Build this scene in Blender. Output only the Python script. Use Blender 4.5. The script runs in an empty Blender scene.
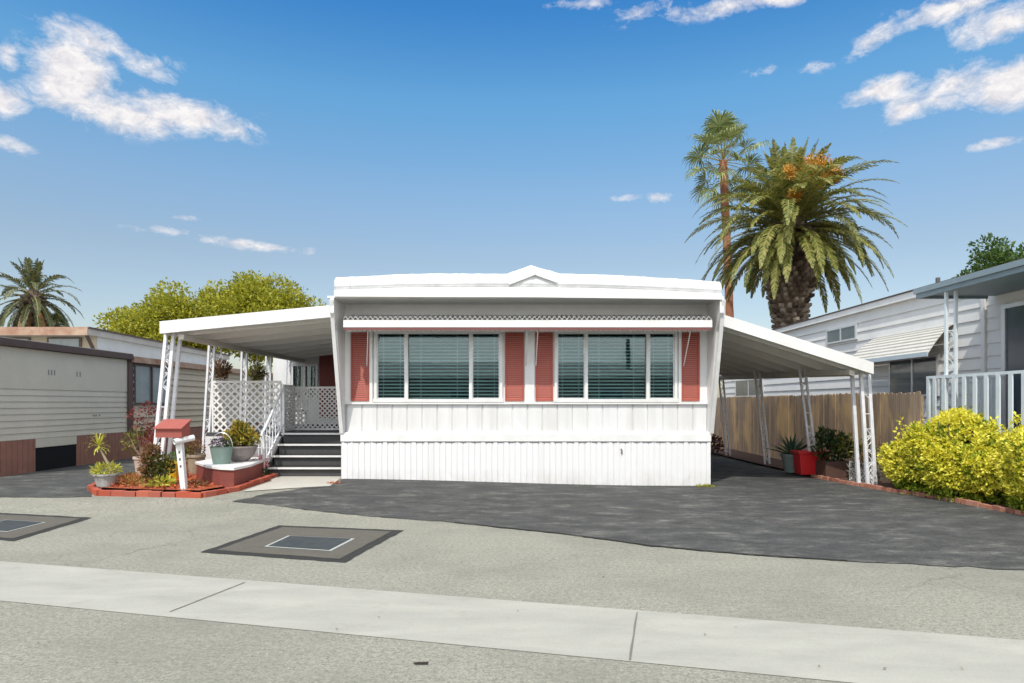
import bpy, bmesh, math, random
from mathutils import Vector, Matrix
R = random.Random(7)
C = bpy.context.scene.collection
PI = math.pi
F = 682.67; HY = 403.0; CX = 512.0; EYE = 1.65

# ------------------------------------------------------------ terrain
def sm(t):
    t = max(0.0, min(1.0, t)); return t*t*(3-2*t)
def H(x, y):
    return 0.14*sm((y-9.3)/3.6)*sm((3.2-x)/7.0)
def P(px, py):
    """point of the ground seen at a pixel of the survey photograph"""
    Y = 14.0
    for _ in range(12):
        X = (px-CX)*Y/F
        Y = (EYE-H(X, Y))*F/(py-HY)
    return Vector(((px-CX)*Y/F, Y, H((px-CX)*Y/F, Y)))
def Q(px, py, Y):
    return Vector(((px-CX)*Y/F, Y, EYE-(py-HY)*Y/F))
def PZ(py, Y): return EYE-(py-HY)*Y/F
def PX(px, Y): return (px-CX)*Y/F

# ------------------------------------------------------------ materials
def nd(nt, t, **k):
    n = nt.nodes.new(t)
    for a, b in k.items():
        if a in n.inputs.keys(): n.inputs[a].default_value = b
        else: setattr(n, a, b)
    return n
def c4(c): return (c[0], c[1], c[2], 1)
def ramp(nt, fac, stops):
    r = nt.nodes.new('ShaderNodeValToRGB')
    els = r.color_ramp.elements
    while len(els) < len(stops): els.new(0.5)
    for e, (p, c) in zip(els, stops): e.position = p; e.color = c4(c)
    nt.links.new(fac, r.inputs[0]); return r.outputs[0]
def noise(nt, co, scale, detail=4, rough=0.55, dist=0.0, sc=(1,1,1), rot=0.0):
    m = nd(nt, 'ShaderNodeMapping'); m.inputs['Scale'].default_value = sc; m.inputs['Rotation'].default_value = (0,0,rot)
    nt.links.new(co, m.inputs[0])
    n = nd(nt, 'ShaderNodeTexNoise', Scale=scale, Detail=detail, Roughness=rough, Distortion=dist)
    nt.links.new(m.outputs[0], n.inputs['Vector']); return n.outputs['Fac']
def mixc(nt, fac, a, b, mode='MIX'):
    m = nt.nodes.new('ShaderNodeMix'); m.data_type = 'RGBA'; m.blend_type = mode
    for s, i in ((fac, 0), (a, 6), (b, 7)):
        if isinstance(s, (int, float)): m.inputs[i].default_value = s
        elif isinstance(s, (tuple, list)): m.inputs[i].default_value = c4(s)
        else: nt.links.new(s, m.inputs[i])
    return m.outputs[2]
def math_(nt, op, a, b=None, c=None, clamp=False):
    m = nt.nodes.new('ShaderNodeMath'); m.operation = op; m.use_clamp = clamp
    for i, s in enumerate((a, b, c)):
        if s is None: continue
        if isinstance(s, (int, float)): m.inputs[i].default_value = s
        else: nt.links.new(s, m.inputs[i])
    return m.outputs[0]
def bump(nt, h, strength, dist=0.02):
    b = nd(nt, 'ShaderNodeBump', Strength=strength, Distance=dist)
    nt.links.new(h, b.inputs['Height']); return b.outputs[0]
def base(name):
    m = bpy.data.materials.new(name); m.use_nodes = True
    nt = m.node_tree; b = nt.nodes['Principled BSDF']
    tc = nt.nodes.new('ShaderNodeTexCoord')
    return m, nt, b, tc.outputs['Object']
MATS = {}
def M(name, col, rough=0.6, col2=None, scale=2.5, amt=0.5, bs=0.0, bscale=60, metal=0.0, spec=0.5, streak=False, fine=0.0):
    """painted / plain surface: colour drifting between two tones, some fine grain"""
    if name in MATS: return MATS[name]
    m, nt, b, co = base(name)
    if col2 is None: col2 = tuple(c*0.82 for c in col)
    sc = (1, 1, 0.12) if streak else (1, 1, 1)
    f = noise(nt, co, scale, 5, 0.6, 0.3, sc)
    f = ramp(nt, f, [(0.35, (0,0,0)), (0.68, (1,1,1))])
    f = math_(nt, 'MULTIPLY', f, amt)
    c = mixc(nt, f, col, col2)
    if fine:
        g = noise(nt, co, 90, 2, 0.5)
        c = mixc(nt, fine, c, ramp(nt, g, [(0.3, tuple(x*0.5 for x in col)), (0.7, tuple(min(1, x*1.4) for x in col))]))
    nt.links.new(c, b.inputs['Base Color'])
    b.inputs['Roughness'].default_value = rough; b.inputs['Metallic'].default_value = metal
    b.inputs['Specular IOR Level'].default_value = spec
    if bs: nt.links.new(bump(nt, noise(nt, co, bscale, 3), bs, 0.01), b.inputs['Normal'])
    MATS[name] = m; return m
def leafmat(name, cols, trans=0.35, rough=0.5, spec=0.35):
    m, nt, b, co = base(name)
    g = nt.nodes.new('ShaderNodeNewGeometry')
    n = len(cols)
    c = ramp(nt, g.outputs['Random Per Island'], [(i/(n-1), cols[i]) for i in range(n)])
    f = noise(nt, co, 1.3, 3)
    c = mixc(nt, math_(nt, 'MULTIPLY', f, 0.45), c, cols[0])
    nt.links.new(c, b.inputs['Base Color']); b.inputs['Roughness'].default_value = rough
    b.inputs['Specular IOR Level'].default_value = spec
    t = nd(nt, 'ShaderNodeBsdfTranslucent'); nt.links.new(c, t.inputs['Color'])
    mx = nd(nt, 'ShaderNodeMixShader', Fac=trans)
    nt.links.new(b.outputs[0], mx.inputs[1]); nt.links.new(t.outputs[0], mx.inputs[2])
    nt.links.new(mx.outputs[0], nt.nodes['Material Output'].inputs['Surface'])
    MATS[name] = m; return m

# ---- road, gutter, sealed drive
m, nt, b, co = base('road_asphalt')
g1 = noise(nt, co, 60, 3, 0.8); g2 = noise(nt, co, 24, 3, 0.7); g3 = noise(nt, co, 0.7, 6, 0.65); g4 = noise(nt, co, 2.2, 5, 0.65, 0.6, (1, 3.0, 1), 0.25)
c = ramp(nt, g1, [(0.35, (0.10,0.098,0.080)), (0.5, (0.225,0.225,0.185)), (0.65, (0.44,0.43,0.36))])
c = mixc(nt, 0.5, c, ramp(nt, g2, [(0.36, (0.15,0.138,0.115)), (0.64, (0.33,0.33,0.265))]))
c = mixc(nt, ramp(nt, g3, [(0.42, (0,0,0)), (0.68, (0.65,0.65,0.65))]), c, (0.165,0.164,0.137))
c = mixc(nt, ramp(nt, g4, [(0.52, (0,0,0)), (0.8, (0.35,0.35,0.35))]), c, (0.31,0.305,0.255))
vo = nd(nt, 'ShaderNodeTexVoronoi', Scale=0.42, feature='DISTANCE_TO_EDGE')
wn = nd(nt, 'ShaderNodeTexNoise', Scale=1.6, Detail=6); nt.links.new(co, wn.inputs['Vector'])
vm = nd(nt, 'ShaderNodeVectorMath', operation='MULTIPLY_ADD'); vm.inputs[1].default_value = (1.1,1.1,1.1)
nt.links.new(wn.outputs['Color'], vm.inputs[0]); nt.links.new(co, vm.inputs[2]); nt.links.new(vm.outputs[0], vo.inputs['Vector'])
ck = math_(nt, 'MULTIPLY', ramp(nt, vo.outputs['Distance'], [(0.0, (1,1,1)), (0.006, (0,0,0))]), ramp(nt, noise(nt, co, 0.35, 2), [(0.45, (0,0,0)), (0.6, (0.6,0.6,0.6))]))
c = mixc(nt, ck, c, (0.09,0.085,0.08))
nt.links.new(c, b.inputs['Base Color']); b.inputs['Roughness'].default_value = 0.92; b.inputs['Specular IOR Level'].default_value = 0.25
nt.links.new(bump(nt, g1, 0.5, 0.012), b.inputs['Normal']); MATS['road'] = m

m, nt, b, co = base('gutter_concrete')
g1 = noise(nt, co, 120, 3, 0.7); g3 = noise(nt, co, 1.1, 6, 0.6, 0.4, (1,3,1), 0.26)
c = ramp(nt, g3, [(0.3, (0.26,0.257,0.22)), (0.7, (0.345,0.338,0.29))])
c = mixc(nt, 0.2, c, ramp(nt, g1, [(0.3, (0.25,0.25,0.23)), (0.7, (0.55,0.55,0.5))]))
g5 = noise(nt, co, 3.5, 6, 0.7)
c = mixc(nt, ramp(nt, g5, [(0.56, (0,0,0)), (0.78, (0.45,0.45,0.45))]), c, (0.22,0.21,0.175))
nt.links.new(c, b.inputs['Base Color']); b.inputs['Roughness'].default_value = 0.85; b.inputs['Specular IOR Level'].default_value = 0.3
nt.links.new(bump(nt, g1, 0.15, 0.01), b.inputs['Normal']); MATS['gutter'] = m

m, nt, b, co = base('sealed_asphalt')
g1 = noise(nt, co, 70, 3, 0.75); g2 = noise(nt, co, 1.9, 12, 0.82, 0.25, (0.8,1.5,1), 0.16); g3 = noise(nt, co, 0.5, 4, 0.6); g4 = noise(nt, co, 11.0, 8, 0.85, 0.2, (0.8,1.3,1), 0.1)
c = ramp(nt, g2, [(0.36, (0.022,0.023,0.023)), (0.46, (0.034,0.036,0.035)), (0.54, (0.075,0.076,0.071)), (0.65, (0.23,0.225,0.20))])
c = mixc(nt, ramp(nt, g4, [(0.52, (0,0,0)), (0.74, (0.5,0.5,0.5))]), c, (0.10,0.099,0.091))
c = mixc(nt, 0.35, c, ramp(nt, g1, [(0.38, (0.010,0.010,0.010)), (0.66, (0.13,0.13,0.122))]))
c = mixc(nt, ramp(nt, g3, [(0.45, (0,0,0)), (0.7, (0.5,0.5,0.5))]), c, (0.048,0.049,0.049))
nt.links.new(c, b.inputs['Base Color']); b.inputs['Roughness'].default_value = 0.8; b.inputs['Specular IOR Level'].default_value = 0.3
nt.links.new(bump(nt, g1, 0.45, 0.012), b.inputs['Normal']); MATS['seal'] = m

m, nt, b, co = base('bare_soil')
g1 = noise(nt, co, 25, 5, 0.7)
nt.links.new(ramp(nt, g1, [(0.3, (0.10,0.075,0.05)), (0.7, (0.24,0.19,0.13))]), b.inputs['Base Color']); b.inputs['Roughness'].default_value = 0.95; MATS['soil'] = m

m, nt, b, co = base('fence_wood')
sp = nd(nt, 'ShaderNodeSeparateXYZ'); nt.links.new(co, sp.inputs[0])
g = nt.nodes.new('ShaderNodeNewGeometry')
c = ramp(nt, g.outputs['Random Per Island'], [(0, (0.11,0.076,0.055)), (0.4, (0.21,0.15,0.105)), (0.75, (0.29,0.21,0.145)), (1, (0.15,0.105,0.08))])
gr = noise(nt, co, 22, 5, 0.7, 0.3, (1,1,0.06))
c = mixc(nt, 0.45, c, ramp(nt, gr, [(0.3, (0.09,0.06,0.04)), (0.7, (0.42,0.33,0.24))]))
bl = noise(nt, co, 1.2, 4, 0.6, 0.3, (1,1,0.5))
c = mixc(nt, ramp(nt, bl, [(0.49, (0,0,0)), (0.64, (0.75,0.75,0.75))]), c, (0.50,0.34,0.165))
nt.links.new(c, b.inputs['Base Color']); b.inputs['Roughness'].default_value = 0.9
nt.links.new(bump(nt, gr, 0.3, 0.01), b.inputs['Normal']); MATS['fence'] = m

m, nt, b, co = base('window_glass')
nt.nodes.remove(b)
tr = nd(nt, 'ShaderNodeBsdfTransparent'); tr.inputs[0].default_value = (0.76,0.88,0.88,1)
gl = nd(nt, 'ShaderNodeBsdfGlossy'); gl.inputs['Roughness'].default_value = 0.015; gl.inputs['Color'].default_value = (0.82,0.93,0.95,1)
lw = nd(nt, 'ShaderNodeFresnel', IOR=1.5)
f = math_(nt, 'MULTIPLY_ADD', lw.outputs[0], 0.9, 0.03, True)
nz = bump(nt, noise(nt, co, 1.2, 2), 0.05, 0.02); nt.links.new(nz, gl.inputs['Normal'])
mx = nt.nodes.new('ShaderNodeMixShader'); nt.links.new(f, mx.inputs[0]); nt.links.new(tr.outputs[0], mx.inputs[1]); nt.links.new(gl.outputs[0], mx.inputs[2])
nt.links.new(mx.outputs[0], nt.nodes['Material Output'].inputs['Surface']); MATS['glass'] = m

white = M('white_paint', (0.72,0.72,0.71), 0.45, (0.56,0.55,0.52), 2.2, 0.55, 0.05, 30)
sidingw = M('white_siding', (0.68,0.68,0.68), 0.5, (0.50,0.495,0.47), 4, 0.6, 0.05, 30, streak=True)
roofw = M('roof_coating', (0.71,0.72,0.725), 0.6, (0.50,0.51,0.51), 2.2, 0.7, 0.4, 9)
under = M('carport_underside', (0.55,0.52,0.46), 0.6, (0.43,0.405,0.35), 3, 0.6)
metal = M('post_white', (0.74,0.75,0.78), 0.4, (0.56,0.56,0.56), 8, 0.6)
greywall = M('upper_wall_paint', (0.80,0.80,0.78), 0.6, (0.70,0.70,0.68), 5, 0.4)
redsh = M('red_shutter', (0.36,0.078,0.05), 0.55, (0.31,0.07,0.05), 4, 0.5)
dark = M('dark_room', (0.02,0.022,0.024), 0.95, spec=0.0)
blind = M('blind_slat', (0.72,0.78,0.76), 0.5, (0.62,0.68,0.66), 3, 0.5)
alum = M('aluminium', (0.62,0.63,0.64), 0.35, metal=0.5)
trimred = M('awning_edge', (0.16,0.055,0.05), 0.5)
lwall = M('grey_siding', (0.56,0.53,0.44), 0.6, (0.46,0.44,0.37), 1.5, 0.6, fine=0.1)
tanwall = M('tan_siding', (0.50,0.43,0.31), 0.6, (0.42,0.36,0.27), 2, 0.5)
brown = M('brown_trim', (0.085,0.052,0.045), 0.6, (0.05,0.035,0.03), 4, 0.6)
redfas = M('faded_red_fascia', (0.27,0.14,0.09), 0.7, (0.44,0.33,0.24), 2.6, 0.9)
brskirt = M('brown_skirting', (0.28,0.13,0.09), 0.7, (0.18,0.09,0.065), 3, 0.7)
flatroof = M('flat_roof', (0.42,0.40,0.37), 0.85, (0.3,0.29,0.27), 2, 0.7)
rwall = M('cream_siding', (0.66,0.655,0.63), 0.6, (0.57,0.565,0.54), 2, 0.6)
gfascia = M('grey_blue_fascia', (0.22,0.28,0.31), 0.5, (0.17,0.22,0.25), 3, 0.5)
railm = M('pale_rail', (0.62,0.68,0.70), 0.45, (0.5,0.56,0.58), 5, 0.5)
brick = None
mulchm = M('red_mulch', (0.38,0.085,0.035), 0.95, (0.15,0.045,0.025), 12, 0.9, 0.8, 45)
dmulch = M('dark_mulch', (0.10,0.05,0.035), 0.95, (0.05,0.03,0.02), 12, 0.9, 0.8, 45)
stepdk = M('step_grey', (0.055,0.055,0.055), 0.7, (0.035,0.035,0.035), 6, 0.5)
walk = M('walk_concrete', (0.44,0.42,0.37), 0.85, (0.36,0.34,0.30), 3, 0.6, fine=0.15)
vlid = M('vault_lid', (0.038,0.046,0.05), 0.9, (0.06,0.066,0.068), 8, 0.7, 0.3, 70, spec=0.2)
vrim = M('vault_rim', (0.34,0.36,0.34), 0.6)
patchm = M('patch_asphalt', (0.095,0.089,0.075), 0.9, (0.135,0.125,0.10), 4, 0.7, fine=0.45, spec=0.2)
patche = M('tar_edge', (0.030,0.030,0.029), 0.9, (0.055,0.054,0.05), 10, 0.6, fine=0.3, spec=0.2)
jointm = M('joint_dark', (0.15,0.145,0.12), 0.95)
bark = M('grey_bark', (0.12,0.09,0.065), 0.95, (0.06,0.045,0.035), 9, 0.8, 0.6, 25)
redbark = M('reddish_palm_trunk', (0.30,0.13,0.07), 0.95, (0.20,0.09,0.05), 7, 0.8, 0.5, 25)
bootm = leafmat('palm_boot', [(0.05,0.038,0.03),(0.15,0.115,0.085),(0.24,0.195,0.15),(0.33,0.28,0.22)], 0.0, 0.95, 0.1)
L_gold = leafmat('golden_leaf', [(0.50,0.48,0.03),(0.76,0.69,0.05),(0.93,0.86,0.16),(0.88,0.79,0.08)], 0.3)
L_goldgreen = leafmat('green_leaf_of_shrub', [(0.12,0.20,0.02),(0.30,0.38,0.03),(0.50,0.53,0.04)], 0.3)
L_yg = leafmat('yellow_green_leaf', [(0.14,0.17,0.015),(0.36,0.36,0.03),(0.52,0.47,0.04),(0.28,0.29,0.025)], 0.35)
L_green = leafmat('green_leaf', [(0.03,0.07,0.015),(0.07,0.13,0.02),(0.11,0.17,0.035)], 0.3)
L_dark = leafmat('dark_leaf', [(0.018,0.035,0.012),(0.04,0.07,0.02),(0.07,0.10,0.03)], 0.2)
L_palm = leafmat('palm_leaflet', [(0.07,0.10,0.02),(0.20,0.22,0.045),(0.33,0.32,0.08),(0.46,0.41,0.14)], 0.35, 0.5, 0.35)
L_fan = leafmat('fan_leaflet', [(0.09,0.13,0.035),(0.22,0.27,0.09),(0.40,0.42,0.17)], 0.25, 0.4, 0.5)
L_dull = leafmat('dull_palm_leaflet', [(0.06,0.075,0.03),(0.13,0.15,0.06),(0.20,0.20,0.10)], 0.3)
L_red = leafmat('red_leaf', [(0.12,0.02,0.02),(0.28,0.05,0.045),(0.16,0.08,0.03)], 0.3)
L_brown = leafmat('dry_leaf', [(0.10,0.05,0.02),(0.24,0.12,0.05),(0.30,0.18,0.07)], 0.2)
L_olive = leafmat('olive_leaf', [(0.07,0.08,0.02),(0.20,0.19,0.03),(0.33,0.28,0.05)], 0.3)
L_agave = leafmat('agave_leaf', [(0.04,0.08,0.05),(0.08,0.13,0.08)], 0.1)
P_purple = leafmat('purple_flower', [(0.22,0.12,0.26),(0.40,0.28,0.42)], 0.2)
P_pink = leafmat('pink_flower', [(0.65,0.22,0.24),(0.75,0.40,0.38)], 0.2)
P_orange = leafmat('orange_flower', [(0.80,0.20,0.01),(0.9,0.33,0.02)], 0.2)
L_fruit = leafmat('date_stalk', [(0.40,0.19,0.03),(0.62,0.33,0.05),(0.62,0.42,0.12)], 0.15)
frond_rib = M('frond_rib', (0.25,0.22,0.07), 0.6)
cloudwhite = white

brick = leafmat('red_painted_brick', [(0.24,0.055,0.035),(0.42,0.09,0.05),(0.33,0.10,0.07),(0.45,0.13,0.08)], 0.0, 0.85, 0.2)
# ------------------------------------------------------------ mesh builder
ORG = {}
class MB:
    def __init__(s): s.v = []; s.f = []; s.sm = False
    def add(s, vs, fs):
        n = len(s.v); s.v += [tuple(v) for v in vs]; s.f += [tuple(i+n for i in f) for f in fs]; return s
    def box(s, x0, x1, y0, y1, z0, z1):
        return s.hexa([(x0,y0,z0),(x1,y0,z0),(x1,y1,z0),(x0,y1,z0)], [(x0,y0,z1),(x1,y0,z1),(x1,y1,z1),(x0,y1,z1)])
    def hexa(s, lo, hi):
        n = len(lo)
        fs = [tuple(range(n-1,-1,-1)), tuple(range(n, 2*n))]
        for i in range(n): j = (i+1) % n; fs.append((i, j, n+j, n+i))
        return s.add(list(lo)+list(hi), fs)
    def bar(s, a, b, w, h=None, up=(0,0,1)):
        a = Vector(a); b = Vector(b); h = w if h is None else h
        d = (b-a).normalized(); u = Vector(up)
        if abs(d.dot(u)) > 0.98: u = Vector((0,1,0))
        x = d.cross(u).normalized()*w/2; y = x.cross(d).normalized()*h/2
        return s.hexa([a-x-y, a+x-y, a+x+y, a-x+y], [b-x-y, b+x-y, b+x+y, b-x+y])
    def tube(s, pts, r, n=6, caps=True):
        pts = [Vector(p) for p in pts]; rs = r if isinstance(r, (list, tuple)) else [r]*len(pts)
        o = len(s.v); ref = Vector((0.13,0.97,0.21)); vs = []
        for i, p in enumerate(pts):
            d = (pts[min(i+1, len(pts)-1)]-pts[max(i-1, 0)]).normalized()
            rr = ref if abs(d.dot(ref)) < 0.95 else Vector((1,0,0))
            x = d.cross(rr).normalized(); y = x.cross(d)
            for k in range(n): t = 2*PI*k/n; vs.append(p+(x*math.cos(t)+y*math.sin(t))*rs[i])
        fs = [(i*n+k, i*n+(k+1) % n, (i+1)*n+(k+1) % n, (i+1)*n+k) for i in range(len(pts)-1) for k in range(n)]
        if caps: fs += [tuple(range(n-1,-1,-1)), tuple((len(pts)-1)*n+k for k in range(n))]
        return s.add(vs, fs)
    def lathe(s, c, prof, n=20):
        c = Vector(c); vs = [c+Vector((r*math.cos(2*PI*k/n), r*math.sin(2*PI*k/n), z)) for r, z in prof for k in range(n)]
        fs = [(i*n+k, i*n+(k+1) % n, (i+1)*n+(k+1) % n, (i+1)*n+k) for i in range(len(prof)-1) for k in range(n)]
        fs += [tuple(range(n-1,-1,-1))]
        return s.add(vs, fs)
    def build(s, name, m, parent=None, origin=None, smooth=False, bev=0.0):
        if parent is not None: o = ORG[parent.name]
        elif origin is not None: o = Vector(origin)
        else:
            xs = [v[0] for v in s.v]; ys = [v[1] for v in s.v]; zs = [v[2] for v in s.v]
            o = Vector(((min(xs)+max(xs))/2, (min(ys)+max(ys))/2, min(zs)))
        me = bpy.data.meshes.new(name); me.from_pydata([(v[0]-o.x, v[1]-o.y, v[2]-o.z) for v in s.v], [], s.f)
        me.materials.append(m)
        if smooth: me.polygons.foreach_set('use_smooth', [True]*len(me.polygons))
        me.update()
        ob = bpy.data.objects.new(name, me); C.objects.link(ob)
        if parent is not None: ob.parent = parent
        else: ob.location = o
        ORG[ob.name] = o.copy()
        if bev:
            md = ob.modifiers.new('bevel', 'BEVEL'); md.width = bev; md.segments = 2; md.limit_method = 'ANGLE'
        return ob
def tag(o, label=None, cat=None, group=None, kind=None):
    if label: o['label'] = label
    if cat: o['category'] = cat
    if group: o['group'] = group
    if kind: o['kind'] = kind
    return o
def thing(name, loc, label, cat, group=None):
    o = bpy.data.objects.new(name, None); C.objects.link(o); o.location = loc; o.empty_display_size = 0.2
    ORG[o.name] = Vector(loc); return tag(o, label, cat, group)

def sheet(name, pts, m, off, cell=0.25, jit=0.0, bounds=None):
    """a ground sheet following the terrain"""
    if jit:
        q = []
        for i in range(len(pts)):
            a = Vector(pts[i][:2]); b_ = Vector(pts[(i+1) % len(pts)][:2]); n = max(1, int((b_-a).length/0.12))
            for k in range(n):
                p = a.lerp(b_, k/n)
                if k: p += Vector((R.uniform(-jit, jit), R.uniform(-jit, jit)))
                q.append(p)
        pts = q
    from mathutils.geometry import delaunay_2d_cdt
    V2 = [Vector((p[0], p[1])) for p in pts]; NP = len(V2)
    ov, _, of, _, _, _ = delaunay_2d_cdt(V2, [(i, (i+1) % NP) for i in range(NP)], [], 1, 1e-5)
    bm = bmesh.new(); bvs = [bm.verts.new((p[0], p[1], 0)) for p in ov]
    for f in of: bm.faces.new([bvs[i] for i in f])
    x0 = min(p[0] for p in pts); x1 = max(p[0] for p in pts); y0 = min(p[1] for p in pts); y1 = max(p[1] for p in pts)
    for ax, lo, hi in ((0, max(x0, -14), min(x1, 14)), (1, max(y0, 9), min(y1, 15))):
        k = math.ceil(lo/cell)*cell
        while k < hi:
            co = [0,0,0]; no = [0,0,0]; co[ax] = k; no[ax] = 1
            bmesh.ops.bisect_plane(bm, geom=bm.verts[:]+bm.edges[:]+bm.faces[:], plane_co=co, plane_no=no)
            k += cell
    for v in bm.verts: v.co.z = H(v.co.x, v.co.y)+off
    bmesh.ops.recalc_face_normals(bm, faces=bm.faces[:])
    bm.normal_update(); bad = [f for f in bm.faces if f.normal.z < 0]
    if bad: bmesh.ops.reverse_faces(bm, faces=bad)
    me = bpy.data.meshes.new(name); bm.to_mesh(me); bm.free(); me.materials.append(m)
    o = bpy.data.objects.new(name, me); C.objects.link(o); ORG[o.name] = Vector((0,0,0)); return o

def leaf(mb, c, d, up, L, w_):
    d = d.normalized(); s_ = d.cross(up)
    if s_.length < 1e-3: s_ = Vector((1,0,0))
    s_ = s_.normalized()*w_/2
    mb.add([c, c+d*L*0.45+s_, c+d*L, c+d*L*0.45-s_], [(0,1,2,3)])
def rv(r=R):
    while True:
        v = Vector((r.uniform(-1,1), r.uniform(-1,1), r.uniform(-1,1)))
        if 0.05 < v.length < 1: return v.normalized()
def rv0(r): return Vector((r.uniform(-.3,.3), r.uniform(-.3,.3), 1))
# ------------------------------------------------------------ camera, light, sky
cam = bpy.data.cameras.new('camera'); co_ = bpy.data.objects.new('camera', cam); C.objects.link(co_)
cam.lens = 24; cam.sensor_width = 36; cam.shift_y = (HY-341.5)/1024; cam.clip_end = 2000; cam.clip_start = 0.05
co_.location = (0, 0, EYE); co_.rotation_euler = (math.radians(90), 0, 0); bpy.context.scene.camera = co_
EL = math.radians(54); AZ = math.radians(20)           # sun behind the camera, 20 degrees to its left
sd = Vector((-math.sin(AZ)*math.cos(EL), -math.cos(AZ)*math.cos(EL), math.sin(EL)))
sl = bpy.data.lights.new('sun', 'SUN'); sl.energy = 2.8; sl.angle = math.radians(0.53); sl.color = (1, 0.95, 0.875)
so = bpy.data.objects.new('sun', sl); C.objects.link(so); so.rotation_euler = sd.to_track_quat('Z', 'Y').to_euler(); so.location = sd*60
w = bpy.data.worlds.new('World'); bpy.context.scene.world = w; w.use_nodes = True; nt = w.node_tree
bg = nt.nodes['Background']; sky = nd(nt, 'ShaderNodeTexSky'); sky.sky_type = 'NISHITA'; sky.sun_disc = False
sky.sun_elevation = EL; sky.sun_rotation = math.atan2(sd.x, sd.y); sky.air_density = 1.0; sky.dust_density = 1.3; sky.ozone_density = 1.6
geo = nd(nt, 'ShaderNodeTexCoord'); vn = nd(nt, 'ShaderNodeVectorMath', operation='NORMALIZE'); nt.links.new(geo.outputs['Generated'], vn.inputs[0])
s = nd(nt, 'ShaderNodeSeparateXYZ'); nt.links.new(vn.outputs[0], s.inputs[0])
az = math_(nt, 'ARCTAN2', s.outputs[0], s.outputs[1]); el = math_(nt, 'ARCSINE', s.outputs[2])
def ae(px, py):
    v = Vector(((px-CX)/F, 1, (HY-py)/F)).normalized(); return math.atan2(v.x, v.y), math.asin(v.z)
cb = nd(nt, 'ShaderNodeCombineXYZ'); nt.links.new(az, cb.inputs[0]); nt.links.new(el, cb.inputs[1])
n1 = nd(nt, 'ShaderNodeTexNoise', Scale=11.0, Detail=9, Roughness=0.62, Distortion=0.35)
mp = nd(nt, 'ShaderNodeMapping'); mp.inputs['Scale'].default_value = (1.0, 1.7, 1); nt.links.new(cb.outputs[0], mp.inputs[0]); nt.links.new(mp.outputs[0], n1.inputs['Vector'])
cum = None
# each cloud: middle, half width, half height in the survey picture, tilt, strength
for (px, py, hw, hh, tl, st) in [(75,75,50,36,0,0.95),(110,108,66,22,0.05,0.9),(140,62,40,20,0.2,0.75),(185,114,66,19,0.05,0.9),(105,45,60,16,0.1,0.7),(0,98,26,22,0,0.9),(8,60,14,16,0,0.8),(10,143,30,9,0,0.85),
        (760,0,150,11,0,0.8),(590,3,40,8,0,0.65),(640,12,40,14,0,0.6),(879,36,32,13,-0.35,0.8),(950,8,70,14,0,0.8),(1000,22,55,22,0.0,0.85),(880,90,40,12,-0.15,0.85),(960,88,70,22,-0.1,0.95),(1010,82,50,26,0,1.0),(910,108,34,10,-0.3,0.8),(995,143,40,7,0,0.9),
        (255,245,70,6,0.05,0.72),(165,231,40,5,0,0.55),(186,218,16,4,0,0.55),(627,198,20,4,0,0.5),(657,198,14,5,0,0.7),(770,67,24,9,-0.1,0.55),(815,67,22,8,0,0.5)]:
    a0, e0 = ae(px, py); a1, _ = ae(px+hw, py); _, e1 = ae(px, py-hh)
    da = math_(nt, 'SUBTRACT', az, a0); de = math_(nt, 'SUBTRACT', el, e0)
    ca, sa = math.cos(tl), math.sin(tl)
    u = math_(nt, 'MULTIPLY_ADD', de, -sa, math_(nt, 'MULTIPLY', da, ca)); v = math_(nt, 'MULTIPLY_ADD', de, ca, math_(nt, 'MULTIPLY', da, sa))
    u = math_(nt, 'DIVIDE', u, a1-a0); v = math_(nt, 'DIVIDE', v, e1-e0)
    d = math_(nt, 'MULTIPLY_ADD', u, u, math_(nt, 'MULTIPLY', v, v))
    k = math_(nt, 'MULTIPLY', math_(nt, 'POWER', 2.718, math_(nt, 'MULTIPLY', d, -0.9)), st)
    cum = k if cum is None else math_(nt, 'MAXIMUM', cum, k)
n2 = nd(nt, 'ShaderNodeTexNoise', Scale=38.0, Detail=8, Roughness=0.7, Distortion=0.5); nt.links.new(mp.outputs[0], n2.inputs['Vector'])
dn = math_(nt, 'MULTIPLY_ADD', n1.outputs[0], 2.1, math_(nt, 'MULTIPLY_ADD', n2.outputs[0], 0.95, -1.45))
dens = math_(nt, 'ADD', cum, dn)
mask = ramp(nt, dens, [(0.36, (0,0,0)), (0.66, (0.5,0.5,0.5)), (1.08, (1,1,1))])
mask = math_(nt, 'MULTIPLY', mask, ramp(nt, cum, [(0.08, (0,0,0)), (0.3, (1,1,1))]))
ccol = ramp(nt, n2.outputs[0], [(0.35, (3.5,3.45,3.7)), (0.62, (4.9,4.75,4.75))])
hs = nd(nt, 'ShaderNodeHueSaturation', Saturation=1.08, Value=1.0); nt.links.new(sky.outputs[0], hs.inputs['Color'])
eln = math_(nt, 'DIVIDE', el, PI/2, clamp=True)
tint = ramp(nt, eln, [(0.0, (0.80,0.73,0.70)), (0.13, (0.88,0.78,0.69)), (0.185, (0.86,0.89,0.83)), (0.265, (0.60,0.97,1.0)), (0.335, (0.27,0.74,1.0)), (0.40, (0.34,0.78,1.0)), (0.55, (0.85,0.98,1.0)), (1.0, (0.95,1.0,1.0))])
skyc = mixc(nt, 1.0, hs.outputs[0], tint, 'MULTIPLY')
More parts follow.
